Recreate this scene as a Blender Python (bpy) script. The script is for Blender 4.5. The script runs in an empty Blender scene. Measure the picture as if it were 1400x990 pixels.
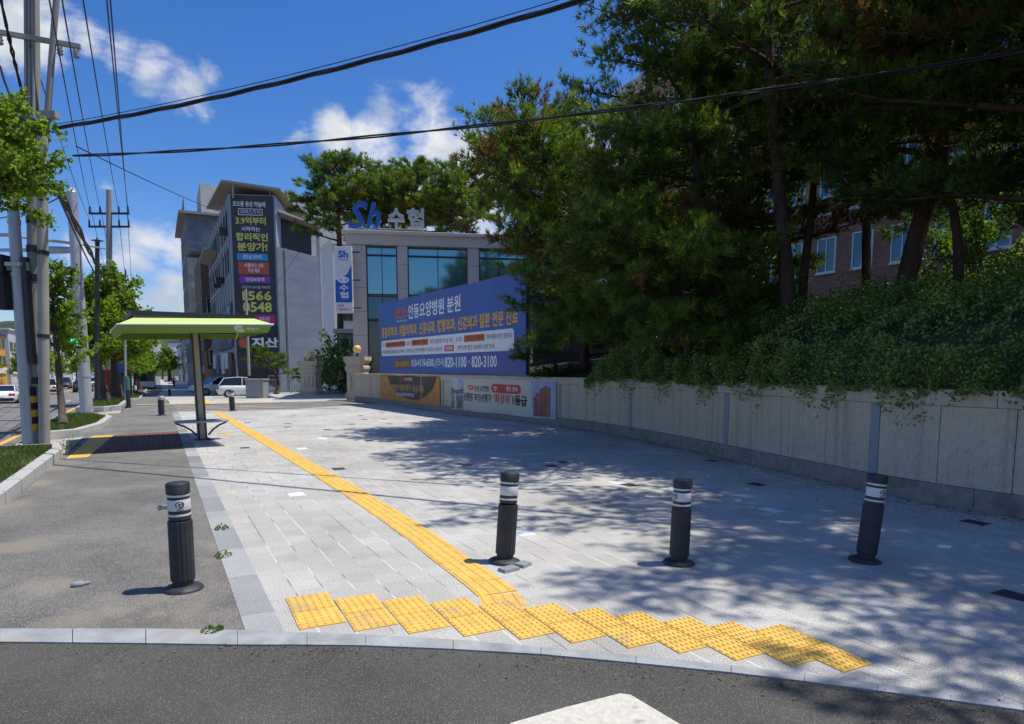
import bpy, bmesh, math, random
import numpy as np
from mathutils import Vector, Matrix, Quaternion

sc = bpy.context.scene
COL = sc.collection
R = math.radians
PI = math.pi
random.seed(7)
RNG = np.random.default_rng(11)

# ------------------------------------------------------------ camera
F, HZ, H, TH = 918.0, 504.0, 1.6, R(6.0)          # focal (photo pixels), horizon row, eye height, pitch down
CY = HZ + F * math.tan(TH)
YAW = math.atan(485 / (F / math.cos(TH)))
FC = Vector((math.sin(YAW), math.cos(YAW), 0)); RR = Vector((math.cos(YAW), -math.sin(YAW), 0)); UP = Vector((0, 0, 1))
cam_d = bpy.data.cameras.new('camera'); cam = bpy.data.objects.new('camera', cam_d); COL.objects.link(cam)
cam.location = (0, 0, H); cam.rotation_euler = (PI / 2 - TH, 0, -YAW)
cam_d.sensor_width = 36; cam_d.lens = F / 1400 * 36; cam_d.shift_y = (CY - 495) / 1400
cam_d.clip_start = .05; cam_d.clip_end = 5000
sc.camera = cam
# ------------------------------------------------------------ light
SUN_EL = R(67); SUN_AZ = YAW + R(82)                # clockwise from +Y (along the street)
SUND = Vector((math.sin(SUN_AZ) * math.cos(SUN_EL), math.cos(SUN_AZ) * math.cos(SUN_EL), math.sin(SUN_EL)))
sun_d = bpy.data.lights.new('sun', 'SUN'); sun = bpy.data.objects.new('sun', sun_d); COL.objects.link(sun)
sun_d.energy = 5.0; sun_d.angle = R(.55); sun_d.color = (1, .945, .85)
sun.rotation_euler = SUND.to_track_quat('Z', 'Y').to_euler(); sun.location = (10, -10, 60)
sc.render.engine = 'CYCLES'
sc.cycles.use_denoising = True; sc.cycles.max_bounces = 6; sc.cycles.diffuse_bounces = 3; sc.cycles.glossy_bounces = 3
sc.cycles.transparent_max_bounces = 8; sc.cycles.sample_clamp_indirect = 6; sc.cycles.caustics_reflective = False
sc.view_settings.view_transform = 'Standard'; sc.view_settings.look = 'None'; sc.view_settings.exposure = 0; sc.view_settings.gamma = 1

def raydir(px, py):
    v = py - CY
    return FC * (F * math.cos(TH) - v * math.sin(TH)) + RR * (px - 700) - UP * (v * math.cos(TH) + F * math.sin(TH))
def pt(px, py, z):
    """point seen at (px,py) at horizontal depth z before the camera"""
    d = raydir(px, py); return Vector((0, 0, H)) + d * (z / (d.dot(FC)))
def gz(Y):
    if Y < 38: return 0.0
    if Y < 60: return -.036 * (Y - 38)
    return -.792 - .007 * min(Y - 60, 240)
def gp(px, py, off=0.0):
    d = raydir(px, py); z = 0.0; p = None
    for _ in range(40):
        t = (z + off - H) / d.z; p = d * t; z = .5 * z + .5 * gz(p.y)
    return Vector((p.x, p.y, gz(p.y)))
def proj(P):
    q = Vector(P) - Vector((0, 0, H))
    a = q.dot(FC); b = q.dot(RR); c = q.z
    # camera axes
    fw = FC * math.cos(TH) - UP * math.sin(TH); up = FC * math.sin(TH) + UP * math.cos(TH)
    d = q.dot(fw)
    return 700 + F * b / d, CY - F * q.dot(up) / d
def depth(P): return Vector(P).dot(FC)

# ------------------------------------------------------------ world
W = bpy.data.worlds.new('World'); sc.world = W; W.use_nodes = True
nt = W.node_tree; nt.nodes.clear()
def N(t, typ, **kw):
    n = t.nodes.new(typ)
    for k, v in kw.items(): setattr(n, k, v)
    return n
def mth(t, op, a, b=None, c=None, clamp=False):
    n = t.nodes.new('ShaderNodeMath'); n.operation = op; n.use_clamp = clamp
    for i, v in enumerate((a, b, c)):
        if v is None: continue
        if isinstance(v, (int, float)): n.inputs[i].default_value = v
        else: t.links.new(v, n.inputs[i])
    return n.outputs[0]
def mixc(t, fac, a, b, blend='MIX'):
    n = t.nodes.new('ShaderNodeMix'); n.data_type = 'RGBA'; n.blend_type = blend
    for s, v in ((n.inputs['Factor'], fac), (n.inputs[6], a), (n.inputs[7], b)):
        if isinstance(v, (int, float)): s.default_value = v
        elif isinstance(v, tuple): s.default_value = v if len(v) == 4 else (*v, 1)
        else: t.links.new(v, s)
    return n.outputs[2]
out = N(nt, 'ShaderNodeOutputWorld'); bg = N(nt, 'ShaderNodeBackground'); bg.inputs[1].default_value = .1
sky = N(nt, 'ShaderNodeTexSky'); sky.sky_type = 'NISHITA'; sky.sun_disc = False
sky.sun_elevation = SUN_EL; sky.sun_rotation = SUN_AZ; sky.air_density = 1.0; sky.dust_density = .6; sky.ozone_density = 2.2; sky.altitude = 100
gam = N(nt, 'ShaderNodeHueSaturation'); gam.inputs['Saturation'].default_value = 1.32; gam.inputs['Value'].default_value = .9
nt.links.new(sky.outputs[0], gam.inputs['Color']); skyt = mixc(nt, 1.0, gam.outputs[0], (1.16, 1.26, 1.62), 'MULTIPLY')
tc = N(nt, 'ShaderNodeTexCoord')
nz = N(nt, 'ShaderNodeTexNoise'); nz.inputs['Scale'].default_value = 7.5; nz.inputs['Detail'].default_value = 9; nz.inputs['Roughness'].default_value = .62; nz.inputs['Distortion'].default_value = .25
mp = N(nt, 'ShaderNodeMapping'); mp.inputs['Scale'].default_value = (1, 1, 1.7); mp.inputs['Location'].default_value = (3.1, 1.7, .4)
nt.links.new(tc.outputs['Generated'], mp.inputs[0]); nt.links.new(mp.outputs[0], nz.inputs['Vector'])
mask = None
CLOUDS = [(60, 30, 70, .8), (10, 40, 90, .85), (120, 55, 36, .8), (165, 80, 40, .8), (205, 100, 44, .85), (250, 128, 46, .85), (280, 150, 36, .7), (296, 105, 30, .7),
          (408, 176, 30, .85), (455, 178, 46, 1.1), (520, 188, 62, 1.2), (590, 195, 70, 1.25), (640, 215, 70, 1.25), (700, 200, 70, 1.15), (790, 190, 55, 1), (560, 250, 90, 1.1), (660, 270, 90, 1.1), (800, 300, 140, 1.1),
          (205, 325, 55, 1.15), (245, 340, 50, 1.15), (180, 360, 50, 1.1), (230, 400, 55, 1.1), (190, 430, 60, 1), (150, 400, 40, .9), (145, 255, 24, .8), (120, 340, 35, .8), (260, 440, 60, 1), (60, 430, 60, .9),
          (1100, 120, 160, .8), (1300, 300, 200, .9), (385, 120, 18, .5), (-200, 200, 200, .8), (-500, 300, 260, .9), (1800, 200, 260, .9), (2300, 350, 300, .9)]
for (px, py, rad, amp) in CLOUDS:
    d = raydir(px, py).normalized()
    dv = N(nt, 'ShaderNodeVectorMath', operation='DISTANCE'); nt.links.new(tc.outputs['Generated'], dv.inputs[0]); dv.inputs[1].default_value = d
    k = rad * 1.55 / F * (F / raydir(px, py).length) 
    mr = N(nt, 'ShaderNodeMapRange'); mr.interpolation_type = 'SMOOTHSTEP'; nt.links.new(dv.outputs['Value'], mr.inputs[0])
    mr.inputs[1].default_value = k; mr.inputs[2].default_value = 0; mr.inputs[3].default_value = 0; mr.inputs[4].default_value = amp
    mask = mr.outputs[0] if mask is None else mth(nt, 'MAXIMUM', mask, mr.outputs[0])
for d_, k, amp in ((-FC + UP * .7, 1.0, 1.0), (-FC * .6 - RR + UP * .5, .8, 1.0), (-FC * .3 + RR * 1.2 + UP * .9, .6, .8), (-RR * .5 + UP * 1.2, .55, .8)):  # unseen clouds behind and above the camera, added as neutral fill light
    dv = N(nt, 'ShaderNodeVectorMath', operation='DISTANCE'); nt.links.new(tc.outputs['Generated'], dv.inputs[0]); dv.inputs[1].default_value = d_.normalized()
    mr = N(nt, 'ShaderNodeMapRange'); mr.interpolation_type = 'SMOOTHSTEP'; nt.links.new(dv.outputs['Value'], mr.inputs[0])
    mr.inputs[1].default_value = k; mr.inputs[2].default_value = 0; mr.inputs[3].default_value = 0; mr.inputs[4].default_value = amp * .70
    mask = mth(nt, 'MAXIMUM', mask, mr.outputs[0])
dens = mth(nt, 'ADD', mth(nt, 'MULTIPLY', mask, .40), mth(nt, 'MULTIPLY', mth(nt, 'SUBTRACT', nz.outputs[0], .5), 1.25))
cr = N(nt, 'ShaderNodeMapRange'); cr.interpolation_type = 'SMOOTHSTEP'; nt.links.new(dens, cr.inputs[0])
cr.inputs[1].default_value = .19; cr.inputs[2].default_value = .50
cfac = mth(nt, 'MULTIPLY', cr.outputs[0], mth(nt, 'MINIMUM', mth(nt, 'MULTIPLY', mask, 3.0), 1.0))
nz2 = N(nt, 'ShaderNodeTexNoise'); nz2.inputs['Scale'].default_value = 9; nz2.inputs['Detail'].default_value = 5
nt.links.new(mp.outputs[0], nz2.inputs['Vector'])
shade = N(nt, 'ShaderNodeMapRange'); nt.links.new(nz2.outputs[0], shade.inputs[0]); shade.inputs[1].default_value = .38; shade.inputs[2].default_value = .6
ccol = mixc(nt, shade.outputs[0], (5.2, 5.9, 6.9), (8.8, 8.9, 9.0))
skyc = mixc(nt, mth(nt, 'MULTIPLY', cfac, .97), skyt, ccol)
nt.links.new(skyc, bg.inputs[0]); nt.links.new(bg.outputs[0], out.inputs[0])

# ------------------------------------------------------------ mesh helpers
class MB:
    def __init__(s): s.v = []; s.f = []; s.m = []; s.sm = []
    def add(s, vs, fs, mi=0, smooth=False):
        b = len(s.v); s.v += [tuple(p) for p in vs]
        for f in fs: s.f.append(tuple(b + i for i in f)); s.m.append(mi); s.sm.append(smooth)
        return s
    def box(s, c, size, rz=0, mi=0, rot=None, taper=1.0):
        hx, hy, hz = (k / 2 for k in size); c = Vector(c); M = rot if rot is not None else Matrix.Rotation(rz, 3, 'Z')
        vs = []
        for z, t in ((-hz, 1), (hz, taper)):
            for x, y in ((-hx, -hy), (hx, -hy), (hx, hy), (-hx, hy)): vs.append(c + M @ Vector((x * t, y * t, z)))
        return s.add(vs, [(3, 2, 1, 0), (4, 5, 6, 7), (0, 1, 5, 4), (1, 2, 6, 5), (2, 3, 7, 6), (3, 0, 4, 7)], mi)
    def prism(s, poly, z0, z1, mi=0, zf=None):
        n = len(poly)
        lo = [(p[0], p[1], z0 + (zf(p) if zf else 0)) for p in poly]; hi = [(p[0], p[1], z1 + (zf(p) if zf else 0)) for p in poly]
        return s.add(lo + hi, [tuple(range(n - 1, -1, -1)), tuple(range(n, 2 * n))] + [(i, (i + 1) % n, n + (i + 1) % n, n + i) for i in range(n)], mi)
    def tube(s, pts, rad, n=8, mi=0, cap=True, smooth=True):
        pts = [Vector(p) for p in pts]; k = len(pts)
        if isinstance(rad, (int, float)): rad = [rad] * k
        vs = []; fs = []; prev = None
        for i in range(k):
            t = (pts[min(i + 1, k - 1)] - pts[max(i - 1, 0)])
            t = t.normalized() if t.length > 1e-9 else Vector((0, 0, 1))
            if prev is None:
                a = Vector((0, 0, 1)) if abs(t.z) < .9 else Vector((1, 0, 0)); u = t.cross(a).normalized()
            else:
                u = (prev - t * prev.dot(t)); u = u.normalized() if u.length > 1e-6 else t.orthogonal().normalized()
            prev = u; w = t.cross(u)
            for j in range(n):
                an = 2 * PI * j / n; vs.append(pts[i] + (u * math.cos(an) + w * math.sin(an)) * rad[i])
        for i in range(k - 1):
            for j in range(n): fs.append((i * n + j, i * n + (j + 1) % n, (i + 1) * n + (j + 1) % n, (i + 1) * n + j))
        s.add(vs, fs, mi, smooth)
        if cap: s.add(vs[:n], [tuple(range(n - 1, -1, -1))], mi); s.add(vs[-n:], [tuple(range(n))], mi)
        return s
    def lathe(s, prof, n=24, mi=0, M=None, smooth=True, off=(0, 0, 0), flute=None):
        vs = []; fs = []; k = len(prof); off = Vector(off)
        for i, (r, z) in enumerate(prof):
            for j in range(n):
                a = 2 * PI * j / n; rr = r * (flute[j % len(flute)] if flute else 1)
                p = Vector((rr * math.cos(a), rr * math.sin(a), z))
                vs.append((M @ p if M else p) + off)
        for i in range(k - 1):
            for j in range(n): fs.append((i * n + j, i * n + (j + 1) % n, (i + 1) * n + (j + 1) % n, (i + 1) * n + j))
        s.add(vs, fs, mi, smooth)
        s.add(vs[:n], [tuple(range(n - 1, -1, -1))], mi); s.add(vs[-n:], [tuple(range(n))], mi)
        return s
    def sphere(s, c, r, n=16, m=10, mi=0, sq=(1, 1, 1)):
        prof = [(max(1e-4, math.sin(PI * i / m)), -math.cos(PI * i / m)) for i in range(m + 1)]
        c = Vector(c); vs = []; fs = []
        for q, z in prof:
            for j in range(n): a = 2 * PI * j / n; vs.append(c + Vector((r * sq[0] * q * math.cos(a), r * sq[1] * q * math.sin(a), r * sq[2] * z)))
        for i in range(m):
            for j in range(n): fs.append((i * n + j, i * n + (j + 1) % n, (i + 1) * n + (j + 1) % n, (i + 1) * n + j))
        return s.add(vs, fs, mi, True)
    def flat(s, poly2, fn, off, mi=0):
        return s.add([fn(x, y, off) for x, y in poly2], [tuple(range(len(poly2)))], mi)
    def rect(s, x0, y0, x1, y1, fn, off, mi=0, n=1):
        vs = []; fs = []
        for i in range(n + 1):
            x = x0 + (x1 - x0) * i / n; vs += [fn(x, y0, off), fn(x, y1, off)]
        for i in range(n): fs.append((2 * i, 2 * i + 2, 2 * i + 3, 2 * i + 1))
        return s.add(vs, fs, mi)
    def rrect(s, x0, y0, x1, y1, r, fn, off, mi=0):
        p = []
        for cx, cy, a0 in ((x1 - r, y0 + r, -90), (x1 - r, y1 - r, 0), (x0 + r, y1 - r, 90), (x0 + r, y0 + r, 180)):
            for k in range(5): a = R(a0 + 22.5 * k); p.append((cx + r * math.cos(a), cy + r * math.sin(a)))
        return s.flat(p, fn, off, mi)
    def ring(s, cx, cy, rx, ry, w, fn, off, mi=0, a0=0, a1=360, n=20):
        vs = []; fs = []
        for i in range(n + 1):
            a = R(a0 + (a1 - a0) * i / n); c, t = math.cos(a), math.sin(a)
            vs += [fn(cx + rx * c, cy + ry * t, off), fn(cx + (rx - w) * c, cy + (ry - w) * t, off)]
        for i in range(n): fs.append((2 * i, 2 * i + 2, 2 * i + 3, 2 * i + 1))
        return s.add(vs, fs, mi)
    def text(s, string, x0, y0, x1, y1, fn, off, mi=0, bold=.018, fit='fill'):
        V2, FS = glyphs(string, bold)
        ax, ay = V2.min(0); bx, by = V2.max(0); sx = (x1 - x0) / (bx - ax); sy = (y1 - y0) / (by - ay); ox, oy = x0, y0
        if fit == 'keep':
            k = min(sx, sy); ox = (x0 + x1) / 2 - k * (bx - ax) / 2; oy = (y0 + y1) / 2 - k * (by - ay) / 2; sx = sy = k
        return s.add([fn(ox + (x - ax) * sx, oy + (y - ay) * sy, off) for x, y in V2], FS, mi)
    def build(s, name, mats, parent=None, world=False, smooth=None, bevel=0):
        me = bpy.data.meshes.new(name)
        vs = s.v
        if world and parent is not None:
            q = parent.location; vs = [(p[0] - q.x, p[1] - q.y, p[2] - q.z) for p in vs]
        me.from_pydata(vs, [], s.f)
        if not isinstance(mats, (list, tuple)): mats = [mats]
        for m in mats: me.materials.append(m)
        me.polygons.foreach_set('material_index', s.m)
        me.polygons.foreach_set('use_smooth', s.sm if smooth is None else [smooth] * len(s.f))
        me.update()
        o = bpy.data.objects.new(name, me); COL.objects.link(o)
        if parent is not None: o.parent = parent
        if bevel:
            b = o.modifiers.new('bevel', 'BEVEL'); b.width = bevel; b.segments = 2; b.limit_method = 'ANGLE'; b.angle_limit = R(40)
        return o
_gl = {}
def glyphs(string, bold):
    key = (string, bold)
    if key not in _gl:
        c = bpy.data.curves.new('lettering', 'FONT'); c.body = string; c.offset = bold; c.resolution_u = 2
        o = bpy.data.objects.new('lettering', c); tmp = bpy.data.scenes.new('tmp'); tmp.collection.objects.link(o)
        vl = tmp.view_layers[0]; vl.update()
        dg = vl.depsgraph; dg.update()
        me = bpy.data.meshes.new_from_object(o.evaluated_get(dg))
        V2 = np.array([(v.co.x, v.co.y) for v in me.vertices]); FS = [tuple(p.vertices) for p in me.polygons]
        bpy.data.objects.remove(o); bpy.data.curves.remove(c); bpy.data.meshes.remove(me); bpy.data.scenes.remove(tmp)
        _gl[key] = (V2, FS)
    return _gl[key]
def tag(o, label=None, cat=None, group=None, kind=None):
    if label: o['label'] = label
    if cat: o['category'] = cat
    if group: o['group'] = group
    if kind: o['kind'] = kind
    return o
def thing(name, label, cat, loc=(0, 0, 0), rz=0, group=None):
    o = bpy.data.objects.new(name, None); COL.objects.link(o); o.location = loc; o.rotation_euler = (0, 0, rz); o.empty_display_size = .2
    return tag(o, label, cat, group)
def struct(o): o['kind'] = 'structure'; return o
KIDS = {}
def copy_tree(o, parent=None):
    c = o.copy(); COL.objects.link(c)
    if parent is not None: c.parent = parent
    for ch in list(o.children): copy_tree(ch, c)
    return c
def plane_fn(o, ux, uy, n):
    o, ux, uy, n = Vector(o), Vector(ux), Vector(uy), Vector(n)
    return lambda x, y, off=0: o + ux * x + uy * y + n * off

# ------------------------------------------------------------ materials
def pm(name, col, rough=.6, var=.12, scale=4, bump=0, metal=0, spec=.4, detail=4, bscale=None, col2=None, c2thr=.55, coord='Object', stretch=None):
    m = bpy.data.materials.new(name); m.use_nodes = True; t = m.node_tree; b = t.nodes['Principled BSDF']
    b.inputs['Roughness'].default_value = rough; b.inputs['Metallic'].default_value = metal; b.inputs['Specular IOR Level'].default_value = spec
    c = N(t, 'ShaderNodeTexCoord'); vec = c.outputs[coord]
    if stretch:
        mpp = N(t, 'ShaderNodeMapping'); mpp.inputs['Scale'].default_value = stretch; t.links.new(vec, mpp.inputs[0]); vec = mpp.outputs[0]
    n = N(t, 'ShaderNodeTexNoise'); n.inputs['Scale'].default_value = scale; n.inputs['Detail'].default_value = detail; n.inputs['Roughness'].default_value = .6
    t.links.new(vec, n.inputs['Vector'])
    lo = tuple(max(0, k * (1 - var)) for k in col); hi = tuple(min(1, k * (1 + var)) for k in col)
    mr = N(t, 'ShaderNodeMapRange'); t.links.new(n.outputs[0], mr.inputs[0]); mr.inputs[1].default_value = .3; mr.inputs[2].default_value = .7
    cc = mixc(t, mr.outputs[0], lo, hi)
    if col2:
        n3 = N(t, 'ShaderNodeTexNoise'); n3.inputs['Scale'].default_value = scale * .35; n3.inputs['Detail'].default_value = 6; t.links.new(vec, n3.inputs['Vector'])
        m3 = N(t, 'ShaderNodeMapRange'); t.links.new(n3.outputs[0], m3.inputs[0]); m3.inputs[1].default_value = c2thr; m3.inputs[2].default_value = c2thr + .15
        cc = mixc(t, m3.outputs[0], cc, col2)
    t.links.new(cc, b.inputs['Base Color'])
    if bump:
        n2 = N(t, 'ShaderNodeTexNoise'); n2.inputs['Scale'].default_value = bscale or scale * 4; n2.inputs['Detail'].default_value = 4; t.links.new(vec, n2.inputs['Vector'])
        bp = N(t, 'ShaderNodeBump'); bp.inputs['Strength'].default_value = bump; bp.inputs['Distance'].default_value = .02
        t.links.new(n2.outputs[0], bp.inputs['Height']); t.links.new(bp.outputs[0], b.inputs['Normal'])
    return m
def emis(m, col, s):
    b = m.node_tree.nodes['Principled BSDF']; b.inputs['Emission Color'].default_value = (*col, 1); b.inputs['Emission Strength'].default_value = s; return m
def leafmat(name, stops, rough=.55, trans=.25, spec=.3):
    """stops: colours along the per-leaf tint attribute"""
    m = bpy.data.materials.new(name); m.use_nodes = True; t = m.node_tree; b = t.nodes['Principled BSDF']; o = t.nodes['Material Output']
    a = N(t, 'ShaderNodeAttribute'); a.attribute_name = 'tint'
    r = N(t, 'ShaderNodeValToRGB'); e = r.color_ramp.elements
    e[0].position, e[0].color = stops[0][0], (*stops[0][1], 1); e[1].position, e[1].color = stops[-1][0], (*stops[-1][1], 1)
    for p, c in stops[1:-1]: q = e.new(p); q.color = (*c, 1)
    t.links.new(a.outputs['Fac'], r.inputs[0]); t.links.new(r.outputs[0], b.inputs['Base Color'])
    b.inputs['Roughness'].default_value = rough; b.inputs['Specular IOR Level'].default_value = spec
    if trans:
        tr = N(t, 'ShaderNodeBsdfTranslucent'); mx = N(t, 'ShaderNodeMixShader'); mx.inputs[0].default_value = trans
        br = mixc(t, 1.0, r.outputs[0], (1.3, 1.5, .6), 'MULTIPLY'); t.links.new(br, tr.inputs[0])
        t.links.new(b.outputs[0], mx.inputs[1]); t.links.new(tr.outputs[0], mx.inputs[2]); t.links.new(mx.outputs[0], o.inputs[0])
    return m
M = {}
M['conc'] = pm('concrete', (.36, .35, .32), .85, .14, 3, .25, bscale=30)
M['pole_conc'] = pm('pole_concrete', (.30, .29, .27), .85, .16, 5, .25, bscale=40, stretch=(1, 1, .15), col2=(.17, .16, .15), c2thr=.56)
M['galv'] = pm('galvanised_steel', (.42, .44, .46), .5, .15, 6, .05, metal=.35, stretch=(1, 1, .1))
M['dark'] = pm('dark_metal', (.03, .031, .035), .45, .2, 8)
M['black'] = pm('black_rubber', (.015, .015, .016), .6, .2, 8)
M['cable'] = pm('cable', (.012, .012, .013), .55, .2, 8)
M['white'] = pm('white_paint', (.74, .74, .72), .5, .06, 3)
M['offwhite'] = pm('off_white', (.62, .61, .58), .6, .1, 3)
M['bolgrey'] = pm('bollard_rubber', (.030, .033, .040), .55, .3, 9, .15, bscale=60, col2=(.085, .080, .070), c2thr=.57)
M['refl'] = pm('reflective_tape', (.62, .64, .66), .35, .08, 8, spec=.6)
M['granite_dk'] = pm('blue_grey_granite', (.25, .27, .285), .75, .22, 120, .1, detail=3)
M['bark'] = pm('pine_bark', (.075, .047, .034), .95, .45, 7, .9, bscale=24, stretch=(1, 1, .35))
M['bark_g'] = pm('ginkgo_bark', (.085, .070, .058), .95, .35, 9, .8, bscale=26, stretch=(1, 1, .3))
M['glass'] = pm('window_glass', (.02, .035, .04), .06, .1, 1, spec=.9)
M['tealglass'] = pm('teal_glass', (.015, .07, .08), .05, .1, .6, spec=1.0)
M['car_white'] = pm('white_car_paint', (.72, .73, .74), .25, .02, 2, spec=.6)
M['car_dark'] = pm('dark_car_paint', (.03, .035, .05), .25, .05, 2, spec=.6)
M['car_silver'] = pm('silver_car_paint', (.42, .42, .42), .3, .04, 2, metal=.3)
M['carglass'] = pm('car_glass', (.012, .016, .02), .08, .1, 2, spec=.8)
M['red'] = pm('red_plastic', (.45, .03, .03), .4, .1, 4)
M['yellow'] = pm('yellow_paint', (.62, .34, .03), .6, .15, 6)
M['orange'] = pm('orange_print', (.66, .16, .02), .6, .08, 6)
M['steel'] = pm('stainless_steel', (.45, .45, .45), .35, .1, 6, metal=.7)
M['alu'] = pm('aluminium', (.30, .31, .32), .45, .1, 4, metal=.4)
M['blue'] = pm('blue_print', (.035, .085, .30), .5, .08, 2)
M['txtw'] = pm('white_print', (.8, .8, .8), .55, .03, 4)
M['txtb'] = pm('black_print', (.03, .03, .035), .55, .1, 4)
M['txty'] = pm('gold_print', (.75, .42, .05), .55, .05, 4)
M['txtr'] = pm('red_print', (.55, .05, .04), .55, .06, 4)
# ------------------------------------------------------------ ground materials
def asphalt(name, col, sand=None, speck=.5, cracks=False, sthr=.6):
    m = bpy.data.materials.new(name); m.use_nodes = True; t = m.node_tree; b = t.nodes['Principled BSDF']
    b.inputs['Roughness'].default_value = .9; b.inputs['Specular IOR Level'].default_value = .25
    c = N(t, 'ShaderNodeTexCoord'); v = c.outputs['Object']
    n1 = N(t, 'ShaderNodeTexNoise'); n1.inputs['Scale'].default_value = .9; n1.inputs['Detail'].default_value = 7; n1.inputs['Roughness'].default_value = .65; t.links.new(v, n1.inputs['Vector'])
    vo = N(t, 'ShaderNodeTexVoronoi'); vo.inputs['Scale'].default_value = 130; t.links.new(v, vo.inputs['Vector'])
    n2 = N(t, 'ShaderNodeTexNoise'); n2.inputs['Scale'].default_value = 160; n2.inputs['Detail'].default_value = 3; t.links.new(v, n2.inputs['Vector'])
    mr = N(t, 'ShaderNodeMapRange'); t.links.new(n1.outputs[0], mr.inputs[0]); mr.inputs[1].default_value = .3; mr.inputs[2].default_value = .7
    base = mixc(t, mr.outputs[0], tuple(k * .66 for k in col), tuple(k * 1.25 for k in col))
    sp = N(t, 'ShaderNodeSeparateColor'); t.links.new(vo.outputs['Color'], sp.inputs[0])
    s1 = N(t, 'ShaderNodeMapRange'); t.links.new(sp.outputs[0], s1.inputs[0]); s1.inputs[1].default_value = .72; s1.inputs[2].default_value = 1.0
    base = mixc(t, mth(t, 'MULTIPLY', s1.outputs[0], speck), base, tuple(min(1, k * 3.4) for k in col))
    s2 = N(t, 'ShaderNodeMapRange'); t.links.new(n2.outputs[0], s2.inputs[0]); s2.inputs[1].default_value = .3; s2.inputs[2].default_value = .7
    base = mixc(t, .8, base, mixc(t, s2.outputs[0], (.55, .55, .55), (1.35, 1.35, 1.35)), 'MULTIPLY')
    if sand:
        n3 = N(t, 'ShaderNodeTexNoise'); n3.inputs['Scale'].default_value = .75; n3.inputs['Detail'].default_value = 9; n3.inputs['Roughness'].default_value = .68
        mp3 = N(t, 'ShaderNodeMapping'); mp3.inputs['Scale'].default_value = (1, .8, 1); mp3.inputs['Rotation'].default_value = (0, 0, .5); t.links.new(v, mp3.inputs[0]); t.links.new(mp3.outputs[0], n3.inputs['Vector'])
        s3 = N(t, 'ShaderNodeMapRange'); t.links.new(n3.outputs[0], s3.inputs[0]); s3.inputs[1].default_value = sthr; s3.inputs[2].default_value = sthr + .16
        fac = mth(t, 'MULTIPLY', s3.outputs[0], .55)
        for (bx, by, br_) in SANDB:
            dv = N(t, 'ShaderNodeVectorMath', operation='DISTANCE'); t.links.new(v, dv.inputs[0]); dv.inputs[1].default_value = (bx, by, 0)
            m4 = N(t, 'ShaderNodeMapRange'); t.links.new(mth(t, 'ADD', dv.outputs['Value'], mth(t, 'MULTIPLY', mth(t, 'SUBTRACT', n3.outputs[0], .5), br_ * 7.5)), m4.inputs[0]); m4.inputs[1].default_value = br_; m4.inputs[2].default_value = br_ * .1
            fac = mth(t, 'MAXIMUM', fac, mth(t, 'MULTIPLY', m4.outputs[0], .5))
        base = mixc(t, fac, base, sand)
    t.links.new(base, b.inputs['Base Color'])
    bp = N(t, 'ShaderNodeBump'); bp.inputs['Strength'].default_value = .7; bp.inputs['Distance'].default_value = .012
    t.links.new(mth(t, 'ADD', vo.outputs['Distance'], n2.outputs[0]), bp.inputs['Height']); t.links.new(bp.outputs[0], b.inputs['Normal'])
    return m
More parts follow.
